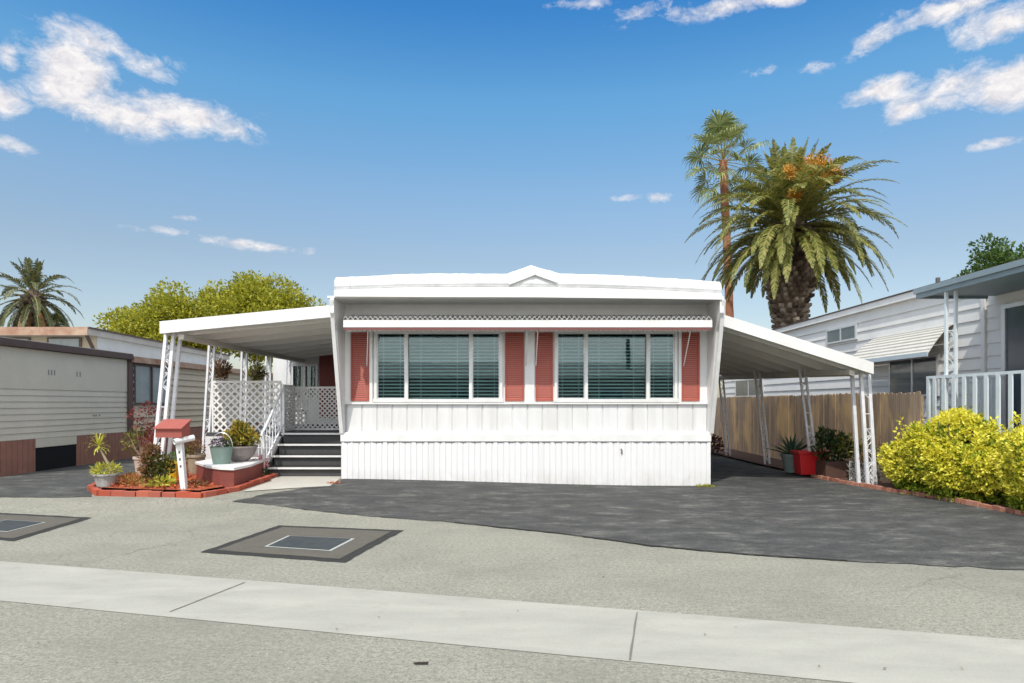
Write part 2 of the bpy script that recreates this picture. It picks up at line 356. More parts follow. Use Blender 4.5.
# bright broken cloud added for fill light, unseen (overhead and behind the camera)
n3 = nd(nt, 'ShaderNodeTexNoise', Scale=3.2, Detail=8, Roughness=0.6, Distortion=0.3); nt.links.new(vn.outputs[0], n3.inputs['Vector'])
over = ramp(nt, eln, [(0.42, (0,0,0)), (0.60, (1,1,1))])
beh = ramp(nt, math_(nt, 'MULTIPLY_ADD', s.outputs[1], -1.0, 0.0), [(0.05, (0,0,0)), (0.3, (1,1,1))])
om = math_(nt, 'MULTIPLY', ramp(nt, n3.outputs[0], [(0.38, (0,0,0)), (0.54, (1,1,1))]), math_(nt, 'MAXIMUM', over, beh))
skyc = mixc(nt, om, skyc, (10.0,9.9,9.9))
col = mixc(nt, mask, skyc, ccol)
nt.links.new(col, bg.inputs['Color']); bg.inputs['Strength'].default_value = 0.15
vs = bpy.context.scene.view_settings; vs.view_transform = 'Standard'; vs.look = 'None'; vs.exposure = 0.41; vs.gamma = 1.0; vs.use_curve_mapping = False

# ------------------------------------------------------------ ground
def gs(o, label): return tag(o, label, kind='structure')
gs(sheet('ground', [(-600,-600),(600,-600),(600,900),(-600,900)], MATS['soil'], -0.006), 'bare ground under the whole place')
# road runs across in front, turned about 15 degrees
rd = Vector((math.cos(math.radians(-14.9)), math.sin(math.radians(-14.9)))); rn = Vector((-rd.y, rd.x))
g0 = P(512, 601).xy; g1_ = P(512, 650.5).xy
A = lambda p, t, n=0: p+rd*t+rn*n
road = [A(g0,-60,10), A(g0,-60,-11), A(g0,60,-11), (60, 7.5), (24,10.2), (16, 11), (9.0, 13), (-3,14.2), (-12, 15.5), (-18,16.5), (-40, 22)]
gs(sheet('road', road, MATS['road'], 0.0), 'weathered light grey asphalt road')
gs(sheet('gutter_pavement', [A(g0,-60), A(g1_,-60), A(g1_,60), A(g0,60)], MATS['gutter'], 0.004), 'pale concrete drainage gutter running along the road')
jm = []
for (a, b_) in ((P(170,612.5), P(245,583)), (P(630,661), P(637,613))):
    d = (b_-a).normalized(); nn = Vector((-d.y, d.x, 0))*0.006
    pts = []
    for k in range(9): p = a.lerp(b_, k/8); pts.append(p+nn+Vector((R.uniform(-.004,.004),0,0)))
    for k in range(8,-1,-1): p = a.lerp(b_, k/8); pts.append(p-nn)
    jm.append(pts)
j1 = sheet('gutter_pavement_joint', jm[0], jointm, 0.008); j2 = sheet('gutter_pavement_joint', jm[1], jointm, 0.008)
for j in (j1, j2): gs(j, 'dark joint across the concrete gutter')
# sealed asphalt in front of the home and along its right side
e = [(232,502),(262,504),(300,509),(340,514),(400,519),(455,523),(512,529),(560,534),(600,539),(650,546),(700,551),(760,556),(820,559.5),(900,564),(1024,570.5)]
pts = [P(*p) for p in e]+[Vector((13.5,8.6,0)), Vector((13.5,12.5,0)), Vector((7.6,13.0,0)), Vector((7.6,24,0)), Vector((3.6,24,0)), Vector((3.6,13.8,0)), Vector((-3.3,13.85,0)), P(330,484), P(300,489), P(262,495)]
gs(sheet('driveway', pts, MATS['seal'], 0.008, jit=0.04), 'dark seal-coated asphalt drive in front of the white home')
pts = [P(-260,497), P(0,497.5), P(60,497.8), P(92,497), P(92,488), P(120,478), Vector((-7.0,15,0)), Vector((-7.0,30,0)), Vector((-13,30,0)), Vector((-14,13.6,0))]
gs(sheet('driveway', pts, MATS['seal'], 0.008, jit=0.015), 'dark asphalt drive beside the grey home')
pts = [P(243,492), P(330,486.5), Vector((-3.42,13.7,0)), Vector((-3.42,13.95,0)), Vector((-5.0,13.95,0)), P(272,482)]
gs(sheet('walk_pavement', pts, walk, 0.012), 'pale concrete slab at the foot of the steps')

tl = [P(*p) for p in ((455,523),(512,529),(560,534),(600,539),(650,546),(700,551),(760,556),(860,562))]
lo_e, hi_e = [], []
for p, q in zip(tl, tl[1:]):
    for k in range(8):
        c_ = p.lerp(q, k/8); wd_ = R.uniform(0.01,0.035)*(1.6 if 575 < (c_.x/c_.y*F+CX) < 650 else 1)
        lo_e.append(c_-Vector((0,wd_,0))); hi_e.append(c_+Vector((0,0.02,0)))
gs(sheet('driveway_tar_line', lo_e+hi_e[::-1], patche, 0.012), 'ragged dark tar line along the front edge of the drive')
# utility covers
def cover(outer, inner_k, lid, label):
    c = sum((Vector(p) for p in outer), Vector())/4
    t = thing('utility_cover', (c.x, c.y, H(c.x, c.y)), label, 'utility cover', 'utility covers in the road')
    def sh(name, poly, m, off, jit=0, lift=0):
        o = sheet(name, poly, m, off, jit=jit); o.parent = t; o.location = -Vector(t.location); return o
    sh('tar_border', outer, patche, 0.004, 0.012)
    sh('asphalt_patch', [c.lerp(Vector(p), inner_k) for p in outer], patchm, 0.008, 0.008)
    lc = sum((Vector(p) for p in lid), Vector())/4
    sh('lid_frame', lid, vrim, 0.012)
    # lid itself: slightly proud slab
    lp = [lc.lerp(Vector(p), 0.9) for p in lid]
    mb = MB(); mb.hexa([(p.x,p.y,H(p.x,p.y)+0.002) for p in lp], [(p.x,p.y,H(p.x,p.y)+0.018) for p in lp])
    lo = mb.build('lid', vlid, t)
cover([P(200,552.5), P(345,563), P(404,530.5), P(279,525.5)], 0.86, [P(264,547.5), P(331,552), P(355,539.5), P(288,536.5)], 'dark utility cover in a square asphalt patch in front of the home')
o2 = [P(-62,538), P(0,541.5), P(92,517.8), P(-5,512.5)]
o2 = [P(-90,533), P(14,541.5), P(92,517.8), P(0,513)]
cover(o2, 0.86, [P(-28,530), P(7,532.8), P(46,523), P(6,520.5)], 'dark utility cover cut by the left edge of the picture, near the grey home')

# fallen leaf on the road
a = P(420,664.5); mb = MB()
for k in range(3):
    q = a+Vector((k*0.025-0.02, R.uniform(-.008,.008), 0.008)); mb.hexa([q+Vector((-.02,-.008,0)), q+Vector((.02,-.01,0)), q+Vector((.022,.01,0)), q+Vector((-.018,.008,0))], [q+Vector((-.02,-.008,.006)), q+Vector((.02,-.01,.012)), q+Vector((.022,.01,.009)), q+Vector((-.018,.008,.004))])
tag(mb.build('fallen_leaf', M('dead_leaf', (0.03,0.022,0.018), 0.8)), 'small dark curled leaf lying on the road', 'leaf')

m, nt2, b, co = base('skirting_paint')
sp2 = nd(nt2, 'ShaderNodeSeparateXYZ'); nt2.links.new(co, sp2.inputs[0])
dz = ramp(nt2, sp2.outputs[2], [(0.03, (1,1,1)), (0.38, (0,0,0))])
dn2 = ramp(nt2, noise(nt2, co, 3.5, 7, 0.7, 0.4, (1,1,0.5)), [(0.38, (0,0,0)), (0.7, (1,1,1))])
stn = ramp(nt2, noise(nt2, co, 5, 5, 0.6, 0.1, (1,1,0.05)), [(0.55, (0,0,0)), (0.75, (0.35,0.35,0.35))])
c = mixc(nt2, stn, (0.69,0.69,0.69), (0.54,0.53,0.50))
c = mixc(nt2, math_(nt2, 'MULTIPLY', math_(nt2, 'MULTIPLY', dz, dn2), 0.6), c, (0.40,0.37,0.32))
nt2.links.new(c, b.inputs['Base Color']); b.inputs['Roughness'].default_value = 0.5; MATS['skirt'] = m
dbm = MB()
for _ in range(170):
    if R.random() < 0.5: q = P(R.uniform(90, 330), R.uniform(495, 508))
    elif R.random() < 0.5: q = P(R.uniform(820, 1020), R.uniform(500, 530))
    else: q = P(R.uniform(0, 1020), R.uniform(505, 675))
    leaf(dbm, q+Vector((0,0,0.014)), Vector((R.uniform(-1,1), R.uniform(-1,1), 0.12)), rv0(R), R.uniform(0.015,0.04), R.uniform(0.008,0.018))
tag(dbm.build('debris', leafmat('debris_leaf', [(0.05,0.04,0.025),(0.15,0.10,0.05),(0.25,0.20,0.10)], 0.0, 0.9)), 'dry leaf scraps and grit scattered on the road and drive', kind='stuff')
# ------------------------------------------------------------ the white home
XL, XR = -3.385, 3.945; YF = 13.60
home = thing('mobile_home', (0.28, YF, 0.0), 'white double-wide mobile home with red shutters and a low roof with a small centre peak', 'mobile home')
def corrugated(x0, x1, y, z0, z1, pitch, depth, zb=None, groove=0.3):
    """vertical ribbed sheet facing -Y, with thickness"""
    mb = MB(); xs = []; x = x0
    while x < x1-1e-4:
        xe = min(x+pitch, x1); g = pitch*groove*R.uniform(0.8,1.2)
        xs += [(x, 0), (x+g*0.35, depth), (x+g, depth), (min(x+g*1.35, xe), 0)]; x = xe
    xs.append((x1, 0)); n = len(xs)
    fr = [(a_, y+d_, (zb(a_) if zb else z0)) for a_, d_ in xs]; ft = [(a_, y+d_, z1) for a_, d_ in xs]
    mb.add(fr+ft+[(x0, y+0.06, z0), (x1, y+0.06, z0), (x0, y+0.06, z1), (x1, y+0.06, z1)],
           [(i, i+1, n+i+1, n+i) for i in range(n-1)]+[(2*n+1, 2*n, 2*n+2, 2*n+3), (2*n, 0, n, 2*n+2), (n-1, 2*n+1, 2*n+3, 2*n-1)])
    mb.add([(x0,y,z1),(x1,y,z1),(x1,y+0.06,z1),(x0,y+0.06,z1)], [(0,1,2,3)])
    return mb
zbot = lambda x: min(H(x, YF)-0.03, 0.11)
corrugated(XL-0.01, XR+0.0, YF-0.04, -0.05, 0.875, 0.115, 0.014, zbot, 0.16).build('skirting', MATS['skirt'], home)
MB().tube([(PX(620.5,YF), YF-0.05, 0.74), (PX(621.5,YF), YF-0.075, 0.70), (PX(621,YF), YF-0.06, 0.64)], 0.012, 5).build('hook', M('rusty_hook', (0.12,0.07,0.05), 0.8), home)
corrugated(XL+0.08, XR-0.06, YF+0.035, 1.07, 1.66, 0.30, 0.018, None, 0.06).build('lower_siding', sidingw, home)
mb = MB(); mb.box(XL-0.02, XR+0.01, YF-0.055, YF+0.02, 0.885, 1.03)
mb.hexa([(XL-0.02,YF-0.055,1.03),(XR+0.01,YF-0.055,1.03),(XR+0.01,YF+0.05,1.03),(XL-0.02,YF+0.05,1.03)], [(XL-0.02,YF+0.01,1.075),(XR+0.01,YF+0.01,1.075),(XR+0.01,YF+0.05,1.075),(XL-0.02,YF+0.05,1.075)])
mb.build('belt_trim', white, home, bev=0.004)
# dark strips painting shadow gaps under the belt and under the sill
mb = MB()
x = XL+0.05
while x < XR-0.1:
    wd = R.uniform(0.10,0.2); mb.box(x, x+wd, YF-0.052, YF-0.036, 0.868, 0.884); x += wd+R.uniform(0.05,0.10)
mb.build('gap_shadow', M('gap_dark', (0.10,0.10,0.10), 0.8), home); mb = MB()
x = XL+0.15
while x < XR-0.15:
    wd = R.uniform(0.14,0.24); mb.box(x, x+wd, YF+0.026, YF+0.037, 1.645, 1.662); x += wd+R.uniform(0.06,0.12)
mb.build('gap_shadow', M('gap_dark', (0.10,0.10,0.10), 0.8), home)
def opening(mb, x0, x1, z0, z1, y0, y1, holes):
    """wall slab with rectangular holes, all of the same sill and head"""
    x = x0
    for (a_, b_, s_, h_) in holes:
        mb.box(x, a_, y0, y1, z0, z1); mb.box(a_, b_, y0, y1, z0, s_); mb.box(a_, b_, y0, y1, h_, z1); x = b_
    mb.box(x, x1, y0, y1, z0, z1)
W = [(PX(374,YF), PX(502.5,YF)), (PX(554.5,YF), PX(677.5,YF))]
Zs, Zh = 1.70, 3.08
mb = MB(); opening(mb, XL, XR, 1.66, 3.62, YF+0.05, YF+0.15, [(a_, b_, Zs, Zh) for a_, b_ in W]); mb.build('front_wall', greywall, home)
mb = MB(); mb.box(XL+0.02, XR-0.02, YF+0.55, 27, 0.1, 3.6); mb.box(XL+0.02, XL+0.10, YF+0.151, YF+0.55, 0.1, 3.6); mb.box(XR-0.10, XR-0.02, YF+0.151, YF+0.55, 0.1, 3.6)
bodyo = mb.build('body', sidingw, home)
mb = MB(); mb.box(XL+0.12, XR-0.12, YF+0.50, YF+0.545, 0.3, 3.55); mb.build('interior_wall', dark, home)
# rear room seen past the porch
mb = MB(); YR = 21.0; wx0, wx1 = PX(291,YR), PX(318,YR)
opening(mb, -7.35, XL, 0.2, 3.25, YR, YR+0.12, [(wx0, wx1, 1.75, 2.85)]); mb.box(-7.35, XL, YR+0.5, 27, 0.2, 3.25); mb.build('rear_room', sidingw, home)
mb = MB(); mb.box(PX(319.5,YR), PX(340,YR), YR-0.03, YR-0.002, 1.2, 3.15); mb.build('red_wall_panel', M('dark_red_panel', (0.20,0.05,0.04), 0.7), home)
wr = MB(); fw = 0.07
for (a_, b_, c_, d_) in ((wx0,wx1,1.75,1.75+fw),(wx0,wx1,2.85-fw,2.85),(wx0,wx0+fw,1.75+fw,2.85-fw),(wx1-fw,wx1,1.75+fw,2.85-fw),((wx0+wx1)/2-0.035,(wx0+wx1)/2+0.035,1.75+fw,2.85-fw)):
    wr.box(a_, b_, YR-0.04, YR+0.05, c_, d_)
wr_o = wr.build('window', white, home); MB().box(wx0+fw, wx1-fw, YR+0.06, YR+0.066, 1.82, 2.78).build('pane', MATS['glass'], wr_o)
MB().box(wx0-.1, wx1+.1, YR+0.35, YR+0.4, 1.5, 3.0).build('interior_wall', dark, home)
# louvred shutters
def shutter(x0, x1, z0, z1, y):
    mb = MB(); fw = 0.035
    mb.box(x0, x0+fw, y-0.03, y, z0, z1); mb.box(x1-fw, x1, y-0.03, y, z0, z1); mb.box(x0+fw, x1-fw, y-0.03, y, z0, z0+fw); mb.box(x0+fw, x1-fw, y-0.03, y, z1-fw, z1)
    z = z0+fw
    while z < z1-fw-0.02:
        mb.hexa([(x0+fw,y-0.020,z),(x1-fw,y-0.020,z),(x1-fw,y-0.002,z),(x0+fw,y-0.002,z)], [(x0+fw,y-0.010,z+0.037),(x1-fw,y-0.010,z+0.037),(x1-fw,y-0.002,z+0.037),(x0+fw,y-0.002,z+0.037)]); z += 0.042
    mb.build('shutter', redsh, home)
for a_, b_ in ((350.5,368.5),(505,524),(535.5,553),(682,700)): shutter(PX(a_,YF), PX(b_,YF), 1.69, 3.06, YF+0.048)
# windows
def window(x0, x1, divs):
    mb = MB(); fo = 0.055; y0, y1 = YF-0.005, YF+0.09
    mb.box(x0-0.02, x1+0.02, y0-0.02, y1, Zs-0.035, Zs+0.03); mb.box(x0, x1, y0, y1, Zh-0.05, Zh)
    mb.box(x0, x0+fo, y0, y1, Zs+0.03, Zh-0.05); mb.box(x1-fo, x1, y0, y1, Zs+0.03, Zh-0.05)
    for d in divs: mb.box(d-0.03, d+0.03, y0+0.004, y1, Zs+0.03, Zh-0.05)
    fr = mb.build('window', white, home, bev=0.003)
    e_ = [x0+fo]+[q for d in divs for q in (d-0.03, d+0.03)]+[x1-fo]
    for i in range(0, len(e_), 2):
        g = MB(); yy = YF+0.045+(0.02 if i == 2 else 0)
        g.box(e_[i], e_[i+1], yy, yy+0.005, Zs+0.03, Zh-0.05); g.build('pane', MATS['glass'], fr)
        if i != 2:      # sliding sashes have a thin aluminium frame
            s_ = MB(); q = 0.022
            s_.box(e_[i], e_[i]+q, yy-0.012, yy-0.002, Zs+0.03, Zh-0.05); s_.box(e_[i+1]-q, e_[i+1], yy-0.012, yy-0.002, Zs+0.03, Zh-0.05)
            s_.box(e_[i]+q, e_[i+1]-q, yy-0.012, yy-0.002, Zs+0.03, Zs+0.055); s_.build('sash', alum, fr)
        bl = MB(); z = Zs+0.04
        while z < Zh-0.04:
            bl.hexa([(e_[i]+0.008, YF+0.125, z),(e_[i+1]-0.008, YF+0.125, z),(e_[i+1]-0.008, YF+0.128, z-0.003),(e_[i]+0.008, YF+0.128, z-0.003)],
                    [(e_[i]+0.008, YF+0.160, z+0.026),(e_[i+1]-0.008, YF+0.160, z+0.026),(e_[i+1]-0.008, YF+0.163, z+0.023),(e_[i]+0.008, YF+0.163, z+0.023)]); z += 0.068
        for xx in (e_[i]+(e_[i+1]-e_[i])*0.2, e_[i]+(e_[i+1]-e_[i])*0.8): bl.box(xx-0.004, xx+0.004, YF+0.119, YF+0.122, Zs+0.03, Zh-0.03)
        bl.build('blind', blind, fr)
window(W[0][0], W[0][1], [PX(406.5,YF), PX(470.5,YF)])
window(W[1][0], W[1][1], [PX(586.5,YF), PX(648,YF)])
# window trim boards beside the shutters
mb = MB(); 
for x in (PX(371,YF), PX(680,YF)): MB().box(x-0.03, x+0.03, YF-0.004, YF+0.05, 1.669, 3.08).build('trim_board', white, home)
mb.box(PX(524.5,YF)+.01, PX(535,YF)-.01, YF+0.02, YF+0.049, 1.66, 3.08)
mb.build('trim_board', white, home)
mb = MB(); mb.box(XL+0.05, XR-0.05, YF-0.015, YF+0.034, 1.625, 1.668); mb.build('sill_trim', white, home)
# awning over both windows
YA = YF-0.66
aw = MB(); zl = PZ(328, YA); zt = PZ(319.5, YA); xa, xb = PX(343.5,YA), PX(712,YA)
n = 74; pr = (xb-xa)/n; vs_ = []
top = []
for i in range(n*4+1):
    x = xa+pr*i/4; top.append((x, 0.034*(1 if i % 4 in (1, 2) else -0.3)))
N_ = len(top)
v1 = [(x, YA, zt+0.022+d) for x, d in top]; v2 = [(x, YF+0.05, zt+0.15+d) for x, d in top]
v3 = [(x, YA, zt+0.008+d) for x, d in top]; v4 = [(x, YF+0.05, zt+0.138+d) for x, d in top]
aw.add(v1+v2+v3+v4, [(i, i+1, N_+i+1, N_+i) for i in range(N_-1)]+[(2*N_+i+1, 2*N_+i, 3*N_+i, 3*N_+i+1) for i in range(N_-1)]+[(i+1, i, 2*N_+i, 2*N_+i+1) for i in range(N_-1)])
awo = aw.build('awning', M('awning_pan', (0.50,0.50,0.49), 0.5, (0.35,0.35,0.34), 6, 0.6), home)
fa = MB(); fa.box(xa, xb, YA-0.02, YA+0.012, zl+0.012, zt-0.012)
fa.build('fascia', white, awo)
lip_shadow = MB(); lip_shadow.box(xa+0.02, xb-0.02, YA-0.012, YA+0.05, zl-0.042, zl+0.010); lip_shadow.box(xa, xb, YA+0.06, YA+0.10, zl-0.02, zl+0.02); lip_shadow.build('lip_shadow', trimred, awo)  # dark red strip paints the shadow at the awning's bottom edge
lt = MB(); lt.box(xa+0.03, xb-0.03, YA+0.14, YA+0.165, zl-0.05, zl-0.028); lt.build('batten', white, awo)
for px, qx in ((368,366.5),(527,526),(538,536),(691,684)):
    s_ = MB(); s_.tube([(PX(px,YA+0.08), YA+0.08, zl), (PX(qx,YF), YF+0.03, PZ(366, YF))], 0.011, 6); s_.build('support_arm', white, awo)
# wing panels carrying the overhang
YO = YF-0.85; ZO = 3.60
for nm, x, th in (('l', XL, 0.05), ('r', XR, -0.05)):
    mb = MB(); a_, b_ = min(x, x+th)-0.02*(th > 0), max(x, x+th)+0.02*(th < 0)
    prof = [(YF+0.05, 0.95), (YF-0.02, 0.95), (YF-0.03, 1.08), (YO+0.28, 3.02), (YO+0.03, 3.34), (YO+0.03, ZO+0.03), (YF+0.05, ZO+0.03)]
    mb.hexa([(a_, y, z) for y, z in prof], [(b_, y, z) for y, z in prof])
    ob = mb.build('wing_panel', white, home)
mb = MB()
for x in (XL-0.012, XR-0.0): 
    MB().bar((x+0.015, YF-0.055, 1.05), (x+0.015, YO+0.015, 3.58), 0.07, 0.04, up=(0,1,0)).build('wing_trim', white, home)
# roof
def prof(pts, Y): return [(PX(a_, Y), PZ(b_, Y)) for a_, b_ in pts]
topp = prof([(334,279),(335.5,277),(350,276.3),(380,275),(400,273.8),(430,273.2),(460,273.2),(490,273.3),(507,273.2),(519,269),(531,264.8),(545,268.8),(561,273.2),(600,274.2),(640,276),(680,278.5),(715,281),(720.5,281.5),(722,284)], YO)
seam = prof([(334,289),(350,288.3),(400,286.6),(460,286),(531,286),(600,287.2),(640,288.6),(680,290.3),(722,292.5)], YO)
def zint(pr, x):
    for (a_, za), (b_, zb_) in zip(pr, pr[1:]):
        if x <= b_: t = max(0, (x-a_)/(b_-a_)); return za+(zb_-za)*t
    return pr[-1][1]
mb = MB()
xs = [p[0] for p in topp]
# densify for a soft hand-coated edge
xs = sorted(set(xs+[topp[0][0]+(topp[-1][0]-topp[0][0])*i/70 for i in range(71)]))
jy = {x: R.uniform(-0.008, 0.008) for x in xs}; jz = {x: R.uniform(-0.005, 0.005) for x in xs}
rows = []
for x in xs:
    zt_, zs_ = zint(topp, x), zint(seam, x)
    rows.append([(x, YO+0.03+jy[x], zs_+jz[x]), (x, YO+0.01+jy[x], zs_+0.05), (x, YO+0.02+jy[x], zt_-0.05+jz[x]), (x, YO+0.05, zt_+jz[x]), (x, YO+0.3, zt_+0.01), (x, 27.2, zt_), (x, 27.2, 3.62), (x, YO+0.04, zs_)])
k = len(rows[0]); vv = [p for r_ in rows for p in r_]
ff = [(i*k+j, (i+1)*k+j, (i+1)*k+(j+1) % k, i*k+(j+1) % k) for i in range(len(rows)-1) for j in range(k)]+[tuple(range(k)), tuple((len(rows)-1)*k+j for j in range(k-1,-1,-1))]
ro = mb.add(vv, ff).build('roof', roofw, home, smooth=False)
mb = MB(); pw = [p for p in seam]; pb = prof([(335,296.5),(430,297),(531,297.2),(640,298.4),(720.5,299.5)], YO)
for (a_, b_) in zip(xs, xs[1:]):
    mb.hexa([(a_, YO, zint(pb,a_)), (b_, YO, zint(pb,b_)), (b_, YO+0.05, zint(pb,b_)), (a_, YO+0.05, zint(pb,a_))], [(a_, YO, zint(seam,a_)-0.012), (b_, YO, zint(seam,b_)-0.012), (b_, YO+0.05, zint(seam,b_)-0.012), (a_, YO+0.05, zint(seam,a_)-0.012)])
mb.build('fascia', white, ro)
mb = MB(); mb.box(XL-0.08, XR+0.02, YO+0.05, YF+0.3, 3.62, 3.66); mb.build('soffit', M('soffit', (0.72,0.72,0.70), 0.6), ro)
tri = prof([(509,283.6),(535,273.6),(557,281.6)], YO); tri2 = prof([(511,285.2),(535,275.2),(556,283.6)], YO)
mb = MB()
for i in (0, 1):
    (a_, za), (b_, zb_) = tri[i], tri[i+1]
    mb.bar((a_, YO-0.002, za-0.01), (b_, YO-0.002, zb_-0.01), 0.05, 0.035, up=(0,0,1))
mb.build('peak_trim', roofw, ro)
vp = MB(); vp.lathe((2.2, 20, 3.9), [(0.05,0),(0.05,0.25),(0.0,0.25)], 10); 

# ------------------------------------------------------------ scroll posts
def curl(c, r, a0, turns, ux, n=12):
    return [Vector(c)+(Vector(ux)*math.cos(a0+turns*2*PI*i/n)+Vector((0,0,1))*math.sin(a0+turns*2*PI*i/n))*r*(1-0.75*i/n) for i in range(n+1)]
def scroll_post(parent, bot, top_, wdt, ax=Vector((1,0,0)), third=None, w_=0.035, m=None):
    m = m or metal
    a = Vector(bot); b_ = Vector(top_); mb = MB()
    for s_ in (-1, 1): mb.bar(a+ax*s_*wdt/2, b_+ax*s_*wdt/2, w_, w_, up=(0,1,0))
    if third is not None: mb.bar(a+third, b_+third, w_, w_, up=(0,1,0))
    po = mb.build('post', m, parent)
    mb = MB(); L = (b_-a).length; r = wdt*0.30; k = 0; d = (b_-a)/L; z = 0.12
    while z < L-0.3:
        c = a+d*z; s_ = 1 if k % 2 else -1
        if (k % 6) < 4:
            mb.tube([c-ax*s_*wdt*0.4, c+d*0.06, c+d*0.10+ax*s_*wdt*0.3, c+d*0.2+ax*s_*wdt*0.1, c+d*0.26-ax*s_*wdt*0.35], 0.008, 4, False)
            mb.tube(curl(c+d*0.10, r*0.7, 0, 1.2*s_, ax, 9), 0.007, 4, False); z += 0.26
        else:
            mb.bar(c-ax*wdt/2, c+ax*wdt/2, 0.014, 0.014); z += 0.30
        k += 1
    mb.build('scroll_work', m, po)
    return po

def canopy(name, label, x_in, z_in, x_out, z_out, y0, y1, rise, fh, posts, rib=0.98):
    t = thing(name, (x_out, y0, H(x_out, y0)), label, 'carport' if 'carport' in name else 'patio cover')
    def zz(x, y): return z_in+(z_out-z_in)*(x-x_in)/(x_out-x_in)+rise*(y-y0)/(y1-y0)
    th = 0.045
    def slab(mb, ya, yb, lo, hi, xi=x_in, xo=x_out):
        pl = [(xi,ya),(xo,ya),(xo,yb),(xi,yb)]
        if xo < xi: pl = [(xo,ya),(xi,ya),(xi,yb),(xo,yb)]
        mb.hexa([(x, y, zz(x,y)+lo) for x, y in pl], [(x, y, zz(x,y)+hi) for x, y in pl])
    mb = MB(); slab(mb, y0, y1, 0.10, 0.125); ro = mb.build('roof_panel', under, t)
    mb = MB(); y = y0+0.25
    while y < y1: slab(mb, y, y+0.12, -0.09, 0.099); y += rib
    mb.build('roof_rib', M('rib_white', (0.82,0.81,0.78), 0.5, (0.72,0.71,0.67), 4, 0.5), ro)  # paler than the panels, painting in the rib contrast that shading leaves weak
    mb = MB(); e_ = 0.10 if x_out > x_in else -0.10
    slab(mb, y0-0.05, y0-0.001, -0.06, -0.06+fh, x_in+(e_*0.0), x_out+e_)
    slab(mb, y0, y1, -0.06, -0.06+fh*0.85, x_out+0.001*(1 if e_ > 0 else -1), x_out+e_)
    mb.build('fascia', white, t)
    mb = MB(); slab(mb, y0+0.05, y1, -0.20, -0.102, x_out-e_*3.2, x_out-e_*2.2); mb.build('beam', under, t)
    mb = MB()       # conduit-like cross braces near the front
    for po in posts:
        bx, by, tx, w3 = po
        scroll_post(t, (bx, by, H(bx,by)-0.02), (tx, by, zz(min(tx,x_out) if x_out > 0 else tx,by)-0.02), 0.15 if w3 is not None else 0.125, third=w3, w_=0.06 if w3 is not None else 0.045)
    return t
zt_, zb_ = 3.46, 3.31
canopy('porch_cover', 'white sloping metal cover over the porch on scrolled posts, left of the white home', XL-0.075, 3.37, -6.70, 3.06, 13.22, 21.0, 0.0, 0.235,
       [(-7.00,13.42,-6.72,Vector((0.06,0.30,0))), (-6.92,15.35,-6.74,None), (-6.80,17.2,-6.74,None), (-6.80,18.9,-6.74,None), (-6.80,20.6,-6.74,None)])
canopy('carport', 'white sloping carport roof on leaning scrolled posts beside the wooden fence', XR+0.05, 3.22, 6.88, 2.30, 13.22, 22.0, 0.22, 0.225,
       [(7.09,13.46,6.95,Vector((-0.14,0.22,0))), (6.80,15.3,6.50,None), (6.70,17.9,6.42,None), (6.62,20.9,6.38,None)])

# ------------------------------------------------------------ porch
deck = thing('porch_deck', (-5.0, 17.0, 0.1), 'raised porch deck with white board sides under the porch cover', 'porch')
mb = MB(); mb.box(-6.72, XL-0.03, 15.02, 20.98, 0.92, 1.0); mb.build('floor_boards', stepdk, deck)
mb = MB(); mb.box(-6.74, -6.70, 15.0, 20.98, 0.05, 0.915); mb.box(-6.70, -5.0, 15.0, 15.04, 0.05, 0.915); mb.build('side_boards', sidingw, deck)
st = thing('porch_steps', (-4.25, 14.5, H(-4.25,14)), 'dark porch steps with four pale nosings and a white scrolled handrail', 'steps')
for i in range(4):
    z = 0.335+0.222*i; y = 13.92+0.28*i
    mb = MB(); mb.box(-4.98, XL-0.04, y+0.03, y+0.32 if i < 3 else 15.01, z-0.03, z-0.002); mb.box(-4.96, XL-0.05, y+0.05, y+0.075, z-0.215, z-0.031)
    tr_ = mb.build('tread', stepdk, st)
    mb = MB(); mb.box(-4.99, XL-0.035, y-0.01, y+0.029, z-0.035, z+0.002); mb.build('nosing', white, tr_)
mb = MB()
for s_x in (-5.02,): mb.hexa([(s_x-.02,13.95,.12),(s_x+.02,13.95,.12),(s_x+.02,15,.12),(s_x-.02,15,.12)], [(s_x-.02,13.95,.30),(s_x+.02,13.95,.30),(s_x+.02,15,.97),(s_x-.02,15,.97)])
mb.build('stringer', stepdk, st)
mb = MB(); hx = -5.0
mb.bar((hx,13.75,H(hx,13.8)), (hx,13.75,1.08), 0.04); mb.bar((hx,14.95,0.9), (hx,14.95,1.98), 0.04)
mb.tube([(hx,13.60,0.98),(hx,13.66,1.06),(hx,13.75,1.10),(hx,14.9,1.96),(hx,15.0,1.97)], 0.024, 6); mb.bar((hx,13.75,0.42), (hx,14.95,1.20), 0.03)
for k in range(1, 7):
    y = 13.75+1.2*k/7; mb.bar((hx,y,0.42+0.78*k/7), (hx,y,1.08+0.9*k/7), 0.018)
    mb.tube(curl((hx,y,0.8+0.85*k/7), 0.08, 0, 1.3*(-1)**k, (0,1,0)), 0.009, 4, False)
mb.build('handrail', metal, st)
